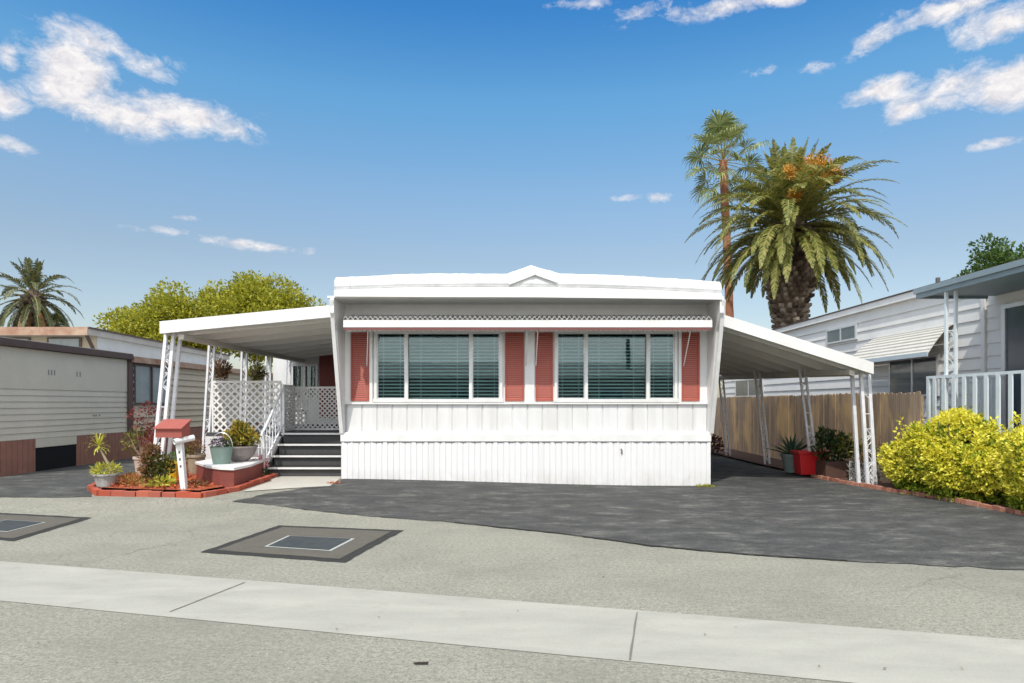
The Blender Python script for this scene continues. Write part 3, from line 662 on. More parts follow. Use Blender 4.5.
def lattice(mb, o, ux, L, Hh, sp, wd, th=0.008):
    """diagonal strips in the plane o + u*ux + v*z, clipped to the L x Hh rectangle"""
    ux = Vector(ux); nrm = ux.cross(Vector((0,0,1)))
    for s_, off in ((1, 0.0), (-1, th)):
        c = -Hh if s_ == 1 else 0.0; end = L if s_ == 1 else L+Hh; c += 0.02
        while c < end:
            # line u = c + s*v
            v0, v1 = 0.0, Hh
            if s_ == 1: v0 = max(v0, -c); v1 = min(v1, L-c)
            else: v0 = max(v0, c-L); v1 = min(v1, c)
            if v1-v0 > 0.02:
                a_ = Vector(o)+ux*(c+s_*v0)+Vector((0,0,v0))+nrm*off; b_ = Vector(o)+ux*(c+s_*v1)+Vector((0,0,v1))+nrm*off
                mb.bar(a_, b_, wd, th*0.9, up=nrm)
            c += sp
def lframe(mb, o, ux, L, Hh, w_):
    o = Vector(o); ux = Vector(ux); z = Vector((0,0,1)); n = ux.cross(z)
    for a_, b_ in ((o, o+ux*L), (o+z*Hh, o+ux*L+z*Hh)): mb.bar(a_, b_, 0.03, w_)
    for a_, b_ in ((o+z*w_/2, o+z*(Hh-w_/2)), (o+ux*L+z*w_/2, o+ux*L+z*(Hh-w_/2))): mb.bar(a_, b_, w_*0.8, 0.028, up=n)
def lattice_panel(o, ux, L, Hh, sp, wd, label):
    t = thing('lattice_screen', Vector(o), label, 'lattice', 'white lattice screens of the porch')
    mb = MB(); lattice(mb, o, ux, L, Hh, sp, wd); mb.build('lattice_strips', white, t)
    mb = MB(); lframe(mb, o, ux, L, Hh, 0.05); mb.build('frame', white, t)
lattice_panel((-6.66,15.2,0.92), (1,0,0), 1.52, 1.20, 0.165, 0.040, 'white lattice screen with wide diamonds between the second porch post and the handrail')
lattice_panel((-5.10,15.24,1.04), (0,1,0), 0.72, 1.0, 0.13, 0.036, 'narrow white lattice screen seen edge-on between the wide-diamond screen and the close-meshed one')
lattice_panel((-5.32,16.0,1.04), (1,0,0), 1.82, 0.97, 0.112, 0.029, 'close-meshed white lattice screen behind the top of the steps')
# table and stuff on the porch hidden mostly: white chair behind lattice
ch = thing('patio_chair', (-5.9,18.6,1.0), 'white patio chair standing on the porch behind the wide lattice', 'chair')
mb = MB(); mb.box(-6.15,-5.65,18.4,18.85,1.42,1.46); mb.build('seat', white, ch)
mb = MB()
for k in range(6): mb.bar((-6.12+0.088*k,18.86,1.47), (-6.12+0.088*k,18.95,2.0), 0.05, 0.02, up=(0,1,0))
mb.box(-6.16,-5.64,18.94,18.98,1.96,2.05); mb.build('backrest', white, ch)
for sx in (-6.12,-5.68):
    for sy in (18.43,18.82): MB().bar((sx,sy,1.0),(sx,sy,1.42),0.04).build('leg', white, ch)

# ------------------------------------------------------------ foliage helpers
def clump(mb, c, rad, n, L, w_, flat=1.0, shell=0.55, up=0.3):
    for _ in range(n):
        v = rv(); r_ = rad*(shell+(1-shell)*R.random()**0.5)*R.uniform(0.85,1.12)
        p = Vector(c)+Vector((v.x*r_, v.y*r_, v.z*r_*flat))
        d = (v+rv()*0.9+Vector((0,0,up))); leaf(mb, p, d, rv(), L*R.uniform(0.6,1.3), w_*R.uniform(0.7,1.2))
def crown(mb, c, rx, ry, rz, nclump, cr, n, L, w_):
    """uneven crown: many small clumps spread through the volume"""
    for _ in range(nclump):
        v = rv(); k = R.random()**0.4
        p = Vector(c)+Vector((v.x*rx*k, v.y*ry*k, v.z*rz*k)); r_ = cr*R.uniform(0.55,1.3)
        clump(mb, p, r_, int(n*(r_/cr)**2), L, w_, 0.75, 0.35)
def branchy(mb, base_, top_, r0, tips):
    base_ = Vector(base_); top_ = Vector(top_)
    mid = base_.lerp(top_, 0.5)+Vector((R.uniform(-.2,.2), R.uniform(-.2,.2), 0))
    mb.tube([base_, mid, top_], [r0, r0*0.8, r0*0.6], 8)
    for t_ in tips:
        t_ = Vector(t_); m_ = top_.lerp(t_, 0.5)+Vector((0,0,0.15*(t_-top_).length)); mb.tube([top_-(top_-mid)*0.15, m_, t_], [r0*0.45, r0*0.28, r0*0.1], 6)
def tree(name, base_, c, rx, ry, rz, label, m, nclump, cr, n, L, w_, r0=0.25, group=None, cat='tree'):
    t = thing(name, base_, label, cat, group)
    mb = MB(); tips = [Vector(c)+Vector((rv().x*rx*0.7, rv().y*ry*0.7, R.uniform(-0.3,0.7)*rz)) for _ in range(9)]
    branchy(mb, base_, Vector(c)+Vector((0,0,-rz*0.8)), r0, tips); mb.build('trunk', bark, t)
    mb = MB(); crown(mb, c, rx, ry, rz, nclump, cr, n, L, w_); mb.build('crown', m, t); return t

# trees behind
tree('leafy_tree', (-19.8,40,0), (-20.0,40,6.1), 3.0, 2.6, 2.1, 'smaller yellow-green tree behind the grey home, next to the patio cover corner', L_yg, 130, 0.85, 300, 0.20, 0.11, group='yellow-green trees behind the homes')
tree('leafy_tree', (-14.9,41,0), (-15.4,41,6.6), 3.7, 2.8, 2.1, 'larger yellow-green tree rising behind the white porch cover', L_yg, 170, 0.9, 300, 0.20, 0.11, group='yellow-green trees behind the homes')
tree('leafy_tree', (22.3,30,0), (23.1,30,7.6), 3.4, 2.4, 1.5, 'green tree with spreading sprays above the porch roof of the cream home', L_green, 62, 0.55, 150, 0.20, 0.10)

# feather palms
def frond(mb, rib, base_, az_, e_, L, droop, wl, nl=38, tw=0.0, stiff=1.0):
    p = Vector(base_); d = Vector((math.cos(az_)*math.cos(e_), math.sin(az_)*math.cos(e_), math.sin(e_))); ds = L/nl; pts = [p.copy()]
    side0 = Vector((-math.sin(az_), math.cos(az_), 0)); side0 = (side0*math.cos(tw)+Vector((0,0,1))*math.sin(tw)).normalized()
    for i in range(nl):
        t = (i+1)/nl
        d = (d+Vector((0,0,-droop*ds*(0.35+1.3*t)))).normalized(); p = p+d*ds; pts.append(p.copy())
        if t < 0.12: continue
        side = (side0-d*side0.dot(d)).normalized(); nrm = side.cross(d)
        if nrm.z < 0: nrm = -nrm
        ll = wl*math.sin(PI*min(1, 0.18+0.80*t))**0.6*(1.0 if t < 0.9 else 0.8)
        for s_ in (-1, 1):
            dd = (side*s_*0.8+d*0.8+nrm*0.35+rv()*0.2+Vector((0,0,-0.3)))
            c = p; dd = dd.normalized(); q = dd.cross(nrm).normalized()*0.030
            e2 = c+dd*ll*0.6; e3 = e2+(dd+Vector((0,0,-0.45))).normalized()*ll*0.45
            mb.add([c-q*0.6, c+q*0.6, e2+q, e2-q, e3], [(0,1,2,3),(3,2,4)])
    rib.tube([pts[0]]+pts[2::4]+[pts[-1]], [0.045*(1-0.9*i/(len(pts)//4+2)) for i in range(len([pts[0]]+pts[2::4]+[pts[-1]]))], 4, False)
def feather_palm(loc, zc, n, L, label, m, tr_prof, wl=0.55, boots=True, fruit=False, emin=-60, group=None, dead=0):
    x, y = loc; t = thing('date_palm' if fruit else 'feather_palm', (x, y, 0), label, 'palm tree', group)
    mb = MB(); prof_ = tr_prof
    mb.lathe((x,y,0), prof_, 18)
    if boots:
        z = 0.3; k = 0
        while z < zc-0.2:
            rr = None
            for (ra, za), (rb, zb2) in zip(prof_, prof_[1:]):
                if za <= z <= zb2: rr = ra+(rb-ra)*(z-za)/max(1e-6, zb2-za)
            if rr:
                nb = max(8, int(2*PI*rr/0.32))
                for i in range(nb):
                    a_ = 2*PI*(i+0.5*(k % 2))/nb+R.uniform(-.06,.06); o_ = Vector((math.cos(a_), math.sin(a_), 0)); tn = Vector((-o_.y, o_.x, 0))
                    c = Vector((x,y,z))+o_*rr*0.92; w2 = 0.15; out = R.uniform(0.14,0.36)
                    mb.hexa([c-tn*w2*.8+Vector((0,0,-.06)), c+tn*w2*.8+Vector((0,0,-.06)), c+tn*w2+Vector((0,0,.2)), c-tn*w2+Vector((0,0,.2))],
                            [c+o_*out-tn*w2*.5+Vector((0,0,.10)), c+o_*out+tn*w2*.5+Vector((0,0,.10)), c+o_*out+tn*w2*.45+Vector((0,0,.24)), c+o_*out-tn*w2*.45+Vector((0,0,.24))])
            z += 0.24; k += 1
    mb.build('trunk', bootm if boots else bark, t)
    fm = MB(); rm = MB(); ga = 2.39996
    for i in range(n):
        u = i/(n-1); e_ = math.radians(84-(84-emin)*u**0.92+R.uniform(-7,7)); a_ = i*ga+R.uniform(-.2,.2)
        LL = L*R.uniform(0.86,1.1)*(0.74 if u < 0.22 else 1)*(0.9 if u > 0.85 else 1)
        b_ = Vector((x,y,zc+0.5*(1-u)-0.6*u))+Vector((math.cos(a_), math.sin(a_), 0))*(0.15+0.35*u)
        frond(fm, rm, b_, a_, e_, LL, (0.26+0.20*R.random())*(4.6/L) if u > 0.1 else 0.13, wl, int(62*L/4.6)+8, R.uniform(-.35,.35))
    if dead:
        dm = MB(); dr = MB()
        for i in range(dead):
            a_ = R.uniform(0, 2*PI); b_ = Vector((x,y,zc-0.9))+Vector((math.cos(a_), math.sin(a_), 0))*0.7
            frond(dm, dr, b_, a_, math.radians(R.uniform(-60,-25)), L*R.uniform(.6,.9), 0.7, wl*0.5, 30)
        dm.build('dead_fronds', L_brown, t)
    fm.build('crown', m, t); rm.build('frond_ribs', frond_rib, t)
    if fruit:
        for (dx, dy, dz, sc) in ((0.15,-1.5,2.25,1.15),(0.85,-1.6,2.35,1.3),(1.45,-1.3,2.1,0.95),(0.55,-1.8,1.75,0.95),(-0.75,-1.6,2.1,0.6),(-0.5,-1.9,1.0,0.55)):
            fr = MB(); c = Vector((x+dx, y+dy, zc+dz))
            for k in range(150):
                v = rv(); v.z = v.z*0.6+0.45; e_ = c+Vector((v.x*0.5, v.y*0.4, v.z*0.75))*sc
                leaf(fr, c+Vector((0,0,-0.25*sc)), (e_-c)+Vector((0,0,-.1)), rv(), (e_-c).length*R.uniform(.7,1.3)+.15, 0.05*sc+0.03)
            for k in range(260):
                v = rv(); p = c+Vector((v.x*0.42, v.y*0.35, abs(v.z)*0.55))*sc*R.uniform(.5,1.15); leaf(fr, p, rv()+Vector((0,0,-.5)), rv(), 0.16, 0.06)
            fr.build('fruit_cluster', L_fruit, t)
    return t
Yp = 34.0; sc_ = Yp/F
feather_palm(((790-CX)*sc_, Yp), 10.45, 165, 4.9, 'big date palm with drooping fronds and orange fruit stalks above the carport', L_palm,
             [(0.85,0),(0.66,2),(0.62,5.2),(0.68,6.0),(0.9,7.0),(1.15,8.3),(1.2,9.7),(0.7,10.8),(0.2,11.2)], wl=0.52, fruit=True, emin=-24, dead=0)
feather_palm(((33-CX)*45/F, 45.0), 8.7, 54, 2.9, 'feathery palm with a shaggy dark trunk behind the grey home at the left edge', L_dull,
             [(0.6,0),(0.5,3),(0.55,6.5),(0.62,7.6),(0.5,8.6),(0.2,9.2)], wl=0.40, emin=-55, dead=7)

def fan_leaf(mb, rib, base_, d, Lp, Rf, n=26, droop=0.4):
    d = d.normalized(); hub = Vector(base_)+d*Lp+Vector((0,0,-0.05)); rib.tube([base_, Vector(base_)+d*Lp*0.5+Vector((0,0,0.04)), hub], [0.03,0.022,0.015], 4, False)
    side = d.cross(Vector((0,0,1)))
    if side.length < .1: side = Vector((1,0,0))
    side.normalize(); up = side.cross(d).normalized()
    tw = R.uniform(-.5,.5); up = (up*math.cos(tw)+side*math.sin(tw)).normalized(); side = d.cross(up).normalized()
    for i in range(n):
        a_ = -2.1+4.2*i/(n-1)+R.uniform(-.03,.03); dd = d*math.cos(a_)+side*math.sin(a_); dd = (dd+up*(0.35*abs(math.sin(a_))+R.uniform(-.05,.12))).normalized()
        q = dd.cross(up).normalized()*Rf*0.04; m1 = hub+dd*Rf*0.5*R.uniform(.85,1.1); L2 = Rf*0.6*R.uniform(.75,1.25)
        m2 = m1+(dd+Vector((0,0,-droop*1.2))).normalized()*L2*0.5; e3 = m2+(dd*0.6+Vector((0,0,-droop*3.0))).normalized()*L2*0.55
        mb.add([hub, m1+q, m2+q*.6, e3, m2-q*.6, m1-q], [(0,1,5),(1,2,4,5),(2,3,4)])
def fan_palm(loc, zc, lean, n, Lp, Rf, r0, label, m, tm, emin=-55):
    x, y = loc; t = thing('fan_palm', (x,y,0), label, 'palm tree')
    top_ = Vector((x+lean, y, zc)); mb = MB(); k = 26; pts = [Vector((x+lean*(i/k)**1.3, y, zc*i/k)) for i in range(k+1)]
    mb.tube(pts, [r0*(1.5-0.6*min(1,i/5)) if i < 5 else r0*(0.92+0.06*(i % 2)) for i in range(k+1)], 12); mb.build('trunk', tm, t)
    fm = MB(); rm = MB()
    for i in range(n):
        u = i/(n-1); e_ = math.radians(85-(85-emin)*u); a_ = i*2.39996
        d = Vector((math.cos(a_)*math.cos(e_), math.sin(a_)*math.cos(e_), math.sin(e_)))
        fan_leaf(fm, rm, top_+Vector((0,0,0.3*(1-u)-.2)), d, Lp*R.uniform(.7,1.15), Rf*R.uniform(.85,1.1))
    fm.build('crown', m, t); rm.build('leaf_stalks', frond_rib, t); return t
fan_palm(((733-CX)*41/F, 41.0), 16.2, -0.6, 34, 1.9, 1.15, 0.25, 'tall slim fan palm with a reddish trunk behind the date palm', L_fan, redbark)
fan_palm(((47-CX)*45/F, 46.0), 7.0, 0, 22, 0.4, 0.55, 0.16, 'small round-headed fan palm beside the shaggy palm trunk', L_fan, bark)

# ------------------------------------------------------------ grey home on the left
LX = -10.45
gh = thing('grey_home', (LX-3, 13.8, 0.1), 'grey-sided mobile home with brown skirting and a raised tan upper storey, left of the drive', 'mobile home')
def lapped(x, y0, y1, z0, z1, pitch, s_, m, name, parent, holes=(), depth=0.018):
    """lap siding on a wall of constant x; s_ = which way it faces (+1 / -1)"""
    mb = MB(); z = z0
    while z < z1-1e-3:
        ze = min(z+pitch, z1)
        segs = [(y0, y1)]
        for (a_, b_, h0, h1) in holes:
            if ze > h0+1e-3 and z < h1-1e-3:
                ns = []
                for (p, q) in segs:
                    if b_ <= p or a_ >= q: ns.append((p, q)); continue
                    if a_ > p: ns.append((p, a_))
                    if b_ < q: ns.append((b_, q))
                segs = ns
        for p, q in segs:
            mb.hexa([(x,p,z),(x+s_*depth,p,z),(x+s_*depth,q,z),(x,q,z)] if s_ > 0 else [(x+s_*depth,p,z),(x,p,z),(x,q,z),(x+s_*depth,q,z)],
                    [(x,p,ze),(x+s_*0.002,p,ze),(x+s_*0.002,q,ze),(x,q,ze)] if s_ > 0 else [(x+s_*0.002,p,ze),(x,p,ze),(x,q,ze),(x+s_*0.002,q,ze)])
        z = ze
    return mb.build(name, m, parent)
mb = MB(); mb.box(LX-9, LX-0.002, 13.75, 34, 0.12, 2.80); mb.build('body', lwall, gh)
lapped(LX, 13.75, 18.55, 0.87, 1.95, 0.135, 1, lwall, 'lower_siding', gh)
mb = MB(); mb.box(LX, LX+0.018, 13.75, 18.55, 1.95, 2.82); mb.build('plain_siding', lwall, gh)
lapped(LX, 18.75, 30, 0.87, 2.78, 0.19, 1, tanwall, 'rear_siding', gh, [(18.8, 20.75, 1.6, 2.75)], 0.045)
mb = MB()      # skirting with vertical grooves, gap for the crawl-space opening
def vgroove(mb, x, ya, yb, z0, z1):
    y = ya
    while y < yb-0.01:
        ye = min(y+0.16, yb); mb.box(x, x+0.02, y, ye-0.012, z0, z1); y = ye
vgroove(mb, LX+0.002, 13.76, 14.95, 0.10, 0.86); mb.build('skirting', brskirt, gh)
mb = MB(); vgroove(mb, LX+0.002, 16.35, 30, 0.06, 0.86); mb.build('skirting', brskirt, gh)
mb = MB(); mb.box(LX+0.002, LX+0.012, 14.95, 16.35, 0.10, 0.66); mb.build('crawl_opening', dark, gh)
mb = MB(); mb.box(LX+0.002, LX+0.025, 14.95, 16.35, 0.67, 0.86); mb.build('opening_header', lwall, gh)
mb = MB(); mb.box(LX-9, LX+0.14, 13.45, 18.6, 2.83, 2.975); mb.build('roof_edge', brown, gh)
mb = MB(); mb.box(LX+0.025, LX+0.07, 18.5, 18.72, 0.87, 2.825); mb.build('corner_trim', brown, gh)
mb = MB(); mb.box(LX-9, LX+0.16, 18.62, 30.5, 2.76, 2.92); mb.build('fascia', redfas, gh)
mb = MB(); mb.box(LX-9, LX+0.0, 18.7, 30, 2.925, 2.95); mb.box(LX-8.9, LX+0.1, 13.5, 18.6, 2.98, 2.995); mb.build('roof', flatroof, gh)
w1 = MB()
for (a_, b_, c_, d_) in ((18.8,18.88,1.6,2.75),(20.67,20.75,1.6,2.75),(18.88,20.67,1.6,1.66),(18.88,20.67,2.69,2.75),(19.72,19.78,1.66,2.69)): w1.box(LX-0.02, LX+0.05, a_, b_, c_, d_)
w1o = w1.build('window', brown, gh)
MB().box(LX+0.001, LX+0.008, 18.88, 20.67, 1.66, 2.69).build('pane', M('dull_pane', (0.16,0.22,0.24), 0.12, (0.30,0.34,0.34), 2.5, 0.7, spec=0.8), w1o)
mb = MB()
for yy in (15.35, 15.45, 15.55, 16.35, 16.47):
    mb.box(LX+0.018, LX+0.024, yy, yy+0.035, 2.28, 2.40)
for yy in (17.0,17.1,17.25): mb.box(LX+0.018, LX+0.024, yy, yy+0.05, 1.32, 1.36)
mb.build('wall_marks', M('mark_grey', (0.22,0.23,0.22), 0.7), gh)
# raised tan storey
UX = -12.2
mb = MB(); mb.box(UX-9, UX, 20.0, 29, 2.955, 3.62); mb.build('upper_wall', tanwall, gh)
mb = MB(); mb.box(UX, UX+0.02, 20.05, 29, 2.97, 3.60); mb.build('upper_side_wall', M('pale_grey_wall', (0.55,0.56,0.55), 0.6), gh)
ur = MB(); ur.hexa([(UX-9.2,19.45,3.60),(UX+0.12,19.45,3.60),(UX+0.12,29.2,3.50),(UX-9.2,29.2,3.50)], [(UX-9.2,19.45,3.80),(UX+0.12,19.45,3.80),(UX+0.12,29.2,3.68),(UX-9.2,29.2,3.68)]); uro = ur.build('upper_roof', flatroof, gh)
mb = MB(); mb.box(UX-9.2, UX+0.12, 19.42, 19.448, 3.58, 3.815); mb.build('upper_fascia', redfas, gh)
mb = MB(); mb.hexa([(UX+0.022,19.95,2.97),(UX+0.06,19.95,2.97),(UX+0.06,20.1,2.97),(UX+0.022,20.1,2.97)], [(UX+0.022,19.45,3.58),(UX+0.06,19.45,3.58),(UX+0.06,19.6,3.58),(UX+0.022,19.6,3.58)])
mb.bar((UX+0.14,19.45,3.80),(UX+0.14,29.2,3.68),0.03,0.05); mb.build('upper_trim', brown, gh)
for (a_, b_) in ((-15.6,-13.9), (-13.35,-12.62)) if False else ((PX(48,20),PX(82,20)), (PX(-6,20),PX(31,20))):
    f_ = MB(); f_.box(a_, b_, 19.955, 19.998, 3.16, 3.56); fo_ = f_.build('upper_window', M('bronze_frame', (0.12,0.085,0.06), 0.5), gh)
    MB().box(a_+0.06, b_-0.06, 19.945, 19.953, 3.20, 3.53).build('pane', MATS['dull_pane'], fo_)

# ------------------------------------------------------------ cream home on the right
RX = 9.6
ch = thing('cream_home', (RX+2.5, 18, 0.0), 'cream lap-sided mobile home with a ribbed window awning behind the wooden fence', 'mobile home')
mb = MB(); mb.box(RX+0.03, RX+7, 9, 31, 0.1, 4.14); mb.build('body', rwall, ch)
lapped(RX+0.028, 13.95, 31, 0.3, 4.10, 0.255, -1, rwall, 'side_siding', ch, depth=0.032)
lapped(RX+0.028, 9, 13.82, 0.3, 4.10, 0.255, -1, rwall, 'porch_siding', ch, [(10.6,13.30,1.1,3.52)], depth=0.02)
mb = MB(); mb.box(RX-0.03, RX+0.028, 13.83, 13.94, 0.3, 4.10); mb.build('corner_trim', rwall, ch)
rt = MB(); rt.box(RX-0.10, RX+7.1, 9, 31.1, 4.145, 4.30); rt.build('roof', white, ch)
mb = MB(); mb.box(RX-0.13, RX+7.1, 9, 31.12, 4.303, 4.335); mb.build('roof_edge', brown, ch)
for (yy, xx) in ((19.9, RX+1.1), (16.35, RX+0.6), (24.0, RX+1.3)):
    mb = MB(); mb.lathe((xx, yy, 4.33), [(0.05,0),(0.05,0.32),(0.0,0.33)], 10); mb.build('vent_pipe', M('pipe_dark', (0.08,0.08,0.08), 0.6), ch)
def side_window(y0, y1, z0, z1, name='window', curtain=True):
    f_ = MB(); x = RX-0.03
    for (a_, b_, c_, d_) in ((y0,y0+.06,z0,z1),(y1-.06,y1,z0,z1),(y0+.06,y1-.06,z0,z0+.05),(y0+.06,y1-.06,z1-.05,z1),((y0+y1)/2-.025,(y0+y1)/2+.025,z0+.05,z1-.05)): f_.box(x-0.03, x+0.05, a_, b_, c_, d_)
    fo_ = f_.build(name, alum, ch)
    MB().box(x-0.012, x-0.004, y0+.06, y1-.06, z0+.05, z1-.05).build('pane', M('dark_pane', (0.05,0.065,0.07), 0.08, (0.11,0.12,0.12), 2.0, 0.7, spec=0.8), fo_)
side_window(18.95, 20.75, 3.42, 3.86); side_window(15.3, 17.3, 1.80, 2.74); side_window(26.0, 29.2, 1.9, 2.62)
# ribbed awning with a hipped far end
aw = MB(); ya, yb = 14.75, 18.35; X0, X1 = RX-0.0, RX-0.62; nr = 9
for i in range(nr):
    t0, t1 = i/nr, (i+1)/nr-0.012
    f = lambda t: (X0+(X1-X0)*t**0.9, 3.36+(2.70-3.36)*t**1.25)
    (xa_, za), (xb_, zb2) = f(t0), f(t1); ha, hb = 0.55*(1-t0), 0.55*(1-t1)
    ye0, ye1 = yb-0.1-0.0*t0, yb-0.1
    mi = lambda t: 0.42*(1-t)
    aw.hexa([(xb_, ya+mi(t1)*0.2, zb2), (xa_, ya+mi(t0)*0.2, za), (xa_, yb-mi(t0), za), (xb_, yb-mi(t1), zb2)], [(xb_, ya+mi(t1)*0.2, zb2+0.035), (xa_, ya+mi(t0)*0.2, za+0.012), (xa_, yb-mi(t0), za+0.012), (xb_, yb-mi(t1), zb2+0.035)])
awo2 = aw.build('awning', M('ribbed_awning', (0.56,0.54,0.48), 0.5, (0.46,0.44,0.39), 4, 0.5), ch)
mb = MB(); mb.box(X1-0.03, X1-0.002, ya-0.02, yb, 2.66, 2.76); 
mb.add([(X1,yb,2.68),(X0,yb,2.68),(X0,yb-0.42,3.36),(X1,yb+.0,2.72),(X1,yb+.02,2.68),(X0,yb+.02,2.68),(X0,yb-0.40,3.37),(X1,yb+.02,2.73)], [(0,1,2,3),(4,7,6,5),(0,3,7,4),(3,2,6,7)])
mb.build('awning_edge', M('awning_blue_edge', (0.42,0.50,0.54), 0.5), awo2)
# porch roof, posts, rail
pr_ = MB(); EX = 8.10; ZP = 3.75
pr_.hexa([(EX+.04,8.5,ZP+.03),(RX+0.0,8.5,ZP+.03),(RX+0.0,13.60,ZP+.03),(EX+.04,13.60,ZP+.03)], [(EX+.04,8.5,ZP+.13),(RX+0.0,8.5,ZP+.13),(RX+0.0,13.60,ZP+.13),(EX+.04,13.60,ZP+.13)])
pro = pr_.build('porch_roof', gfascia, ch)
mb = MB(); mb.box(EX-0.03, EX+0.038, 8.5, 13.64, ZP-0.02, ZP+0.17); mb.box(EX+0.04, RX-0.11, 13.605, 13.64, ZP-0.02, ZP+0.16); mb.box(EX-0.07, EX-0.032, 8.5, 13.66, ZP+0.07, ZP+0.17); mb.build('gutter', gfascia, pro)
dr = MB(); dr.box(RX-0.012, RX+0.01, 10.6, 13.30, 1.1, 3.52); dro = dr.build('sliding_door', M('door_blue_dark', (0.02,0.035,0.055), 0.15, (0.035,0.06,0.085), 3, 0.6, spec=0.6, streak=True), ch)
mb = MB()
for (a_, b_, c_, d_) in ((13.24,13.34,1.1,3.56),(10.6,13.24,3.48,3.56),(12.0,12.06,1.1,3.48)): mb.box(RX-0.045, RX-0.013, a_, b_, c_, d_)
mb.build('door_frame', alum, dro)
pdk = MB(); pdk.box(EX+0.05, RX-0.02, 8.5, 13.3, 1.0, 1.1); pdk.box(EX+0.12, EX+0.15, 8.5, 13.3, 0.05, 0.995); pdk.build('porch_floor', M('blue_grey_panel', (0.16,0.21,0.24), 0.6), ch)
scroll_post(ch, (EX+0.08,12.72,0.2), (EX+0.08,12.72,ZP+0.02), 0.16, ax=Vector((0.6,-0.8,0)), w_=0.05, m=railm)
scroll_post(ch, (EX+0.08,9.3,0.2), (EX+0.08,9.3,ZP+0.02), 0.16, ax=Vector((0.6,-0.8,0)), w_=0.05, m=railm)
mb = MB(); mb.box(EX-0.03, EX+0.04, 8.6, 13.3, 2.12, 2.17); mb.box(EX-0.01, EX+0.02, 8.6, 13.3, 1.14, 1.19); mb.box(EX-0.03, EX+0.04, 13.22, 13.3, 1.0, 2.119)
y = 13.05
while y > 8.7: mb.box(EX-0.035, EX-0.012, y-0.045, y+0.045, 1.06, 2.119); y -= 0.285
mb.box(EX+0.041, RX-0.05, 13.24, 13.29, 2.12, 2.17)
for xx in (8.35,8.6,8.85,9.1,9.35): mb.box(xx-.03, xx+.03, 13.25, 13.28, 1.05, 2.119)
mb.build('railing', railm, ch)

# ------------------------------------------------------------ wooden fence
FX = 7.62
fe = thing('wooden_fence', (FX, 18, 0.0), 'weathered brown board fence behind the carport posts', 'fence')
mb = MB(); y = 12.75
while y < 29:
    w2 = R.uniform(0.135,0.145); x = FX+R.uniform(-.006,.006); h_ = 1.86+R.uniform(-.012,.012)+0.008*math.sin(y*1.7); c = 0.03
    pf = [(y,0.0),(y+w2,0.0),(y+w2,h_-c),(y+w2-c,h_),(y+c,h_),(y,h_-c)]
    mb.hexa([(x, a_, b_) for a_, b_ in pf], [(x+0.018, a_, b_) for a_, b_ in pf]); y += w2+R.uniform(0.006,0.018)
mb.build('boards', MATS['fence'], fe)
mb = MB(); 
for z in (0.4, 1.5): mb.box(FX+0.026, FX+0.07, 12.75, 29, z, z+0.09)
mb.build('rails', MATS['fence'], fe)
y = 12.9
while y < 29: MB().box(FX+0.072, FX+0.16, y, y+0.09, -0.05, 1.8).build('fence_post', MATS['fence'], fe); y += 2.4

# ------------------------------------------------------------ beds and edging
def bed(name, pts, z, m, label, chips=0, cm=None, hump=0.0):
    o = sheet(name, pts, m, z, cell=0.25); gs(o, label); return o
bp = [P(97,490.5), P(150,492.5), P(200,493.5), P(233,488), P(268,478), Vector((-5.05,14.3,0)), Vector((-5.05,14.98,0)), Vector((-7.35,14.98,0)), P(112,480)]
bed('flower_bed_ground', bp, 0.055, mulchm, 'red mulch flower bed at the corner of the porch')
mb = MB()       # loose chips of mulch
for _ in range(2600):
    x = R.uniform(-8.0,-4.9); yy = R.uniform(11.4,14.7)
    # inside polygon?
    ins = False; n = len(bp)
    for i in range(n):
        a_, b_ = bp[i], bp[(i+1) % n]
        if (a_.y > yy) != (b_.y > yy) and x < (b_.x-a_.x)*(yy-a_.y)/(b_.y-a_.y)+a_.x: ins = not ins
    if ins:
        p = Vector((x, yy, H(x,yy)+0.06+R.uniform(0,0.02))); d = rv(); d.z *= 0.4; leaf(mb, p, d, rv(), R.uniform(.04,.10), R.uniform(.02,.035))
tag(mb.build('mulch_chips', leafmat('mulch_chip', [(0.42,0.09,0.03),(0.55,0.14,0.05),(0.25,0.06,0.03)], 0.0, 0.9)), 'loose red wood chips of the flower bed', kind='stuff')
def edging(path, label, hgt, wd, ln, m, cat='edging', gap=0.012, ht=0.0):
    t = thing('brick_edging', (path[0].x, path[0].y, H(path[0].x, path[0].y)), label, cat); mb = MB()
    for a_, b_ in zip(path, path[1:]):
        a_ = Vector((a_.x,a_.y)); b_ = Vector((b_.x,b_.y)); L = (b_-a_).length; n = max(1, round(L/ln)); d = (b_-a_)/L
        for k in range(n):
            p = a_+d*(k+0.5)*L/n+Vector((R.uniform(-.012,.012), R.uniform(-.012,.012))); q = d*(L/n-gap)/2; s_ = Vector((-d.y, d.x))*wd/2
            an = R.uniform(-.08,.08); q = Vector((q.x*math.cos(an)-q.y*math.sin(an), q.x*math.sin(an)+q.y*math.cos(an)))
            z0 = H(p.x,p.y)-0.01; z1 = H(p.x,p.y)+hgt+R.uniform(-.01,.01)
            mb.hexa([(*(p-q-s_), z0), (*(p+q-s_), z0), (*(p+q+s_), z0), (*(p-q+s_), z0)], [(*(p-q-s_), z1), (*(p+q-s_), z1+R.uniform(-.008,.008)), (*(p+q+s_), z1), (*(p-q+s_), z1)])
    mb.build('bricks', m, t, bev=0.006); return t
edging([P(106,482), P(91,491), P(100,495.5), P(150,496.5), P(203,497.5), P(237,491), P(258,484), P(276,477)], 'red painted brick edging round the mulch bed', 0.085, 0.10, 0.24, brick)
rp = [P(812,477.5), P(850,485), P(900,493.5), P(950,501.5), P(1024,516), Vector((7.75,9.0,0)), Vector((8.0,8.0,0))]
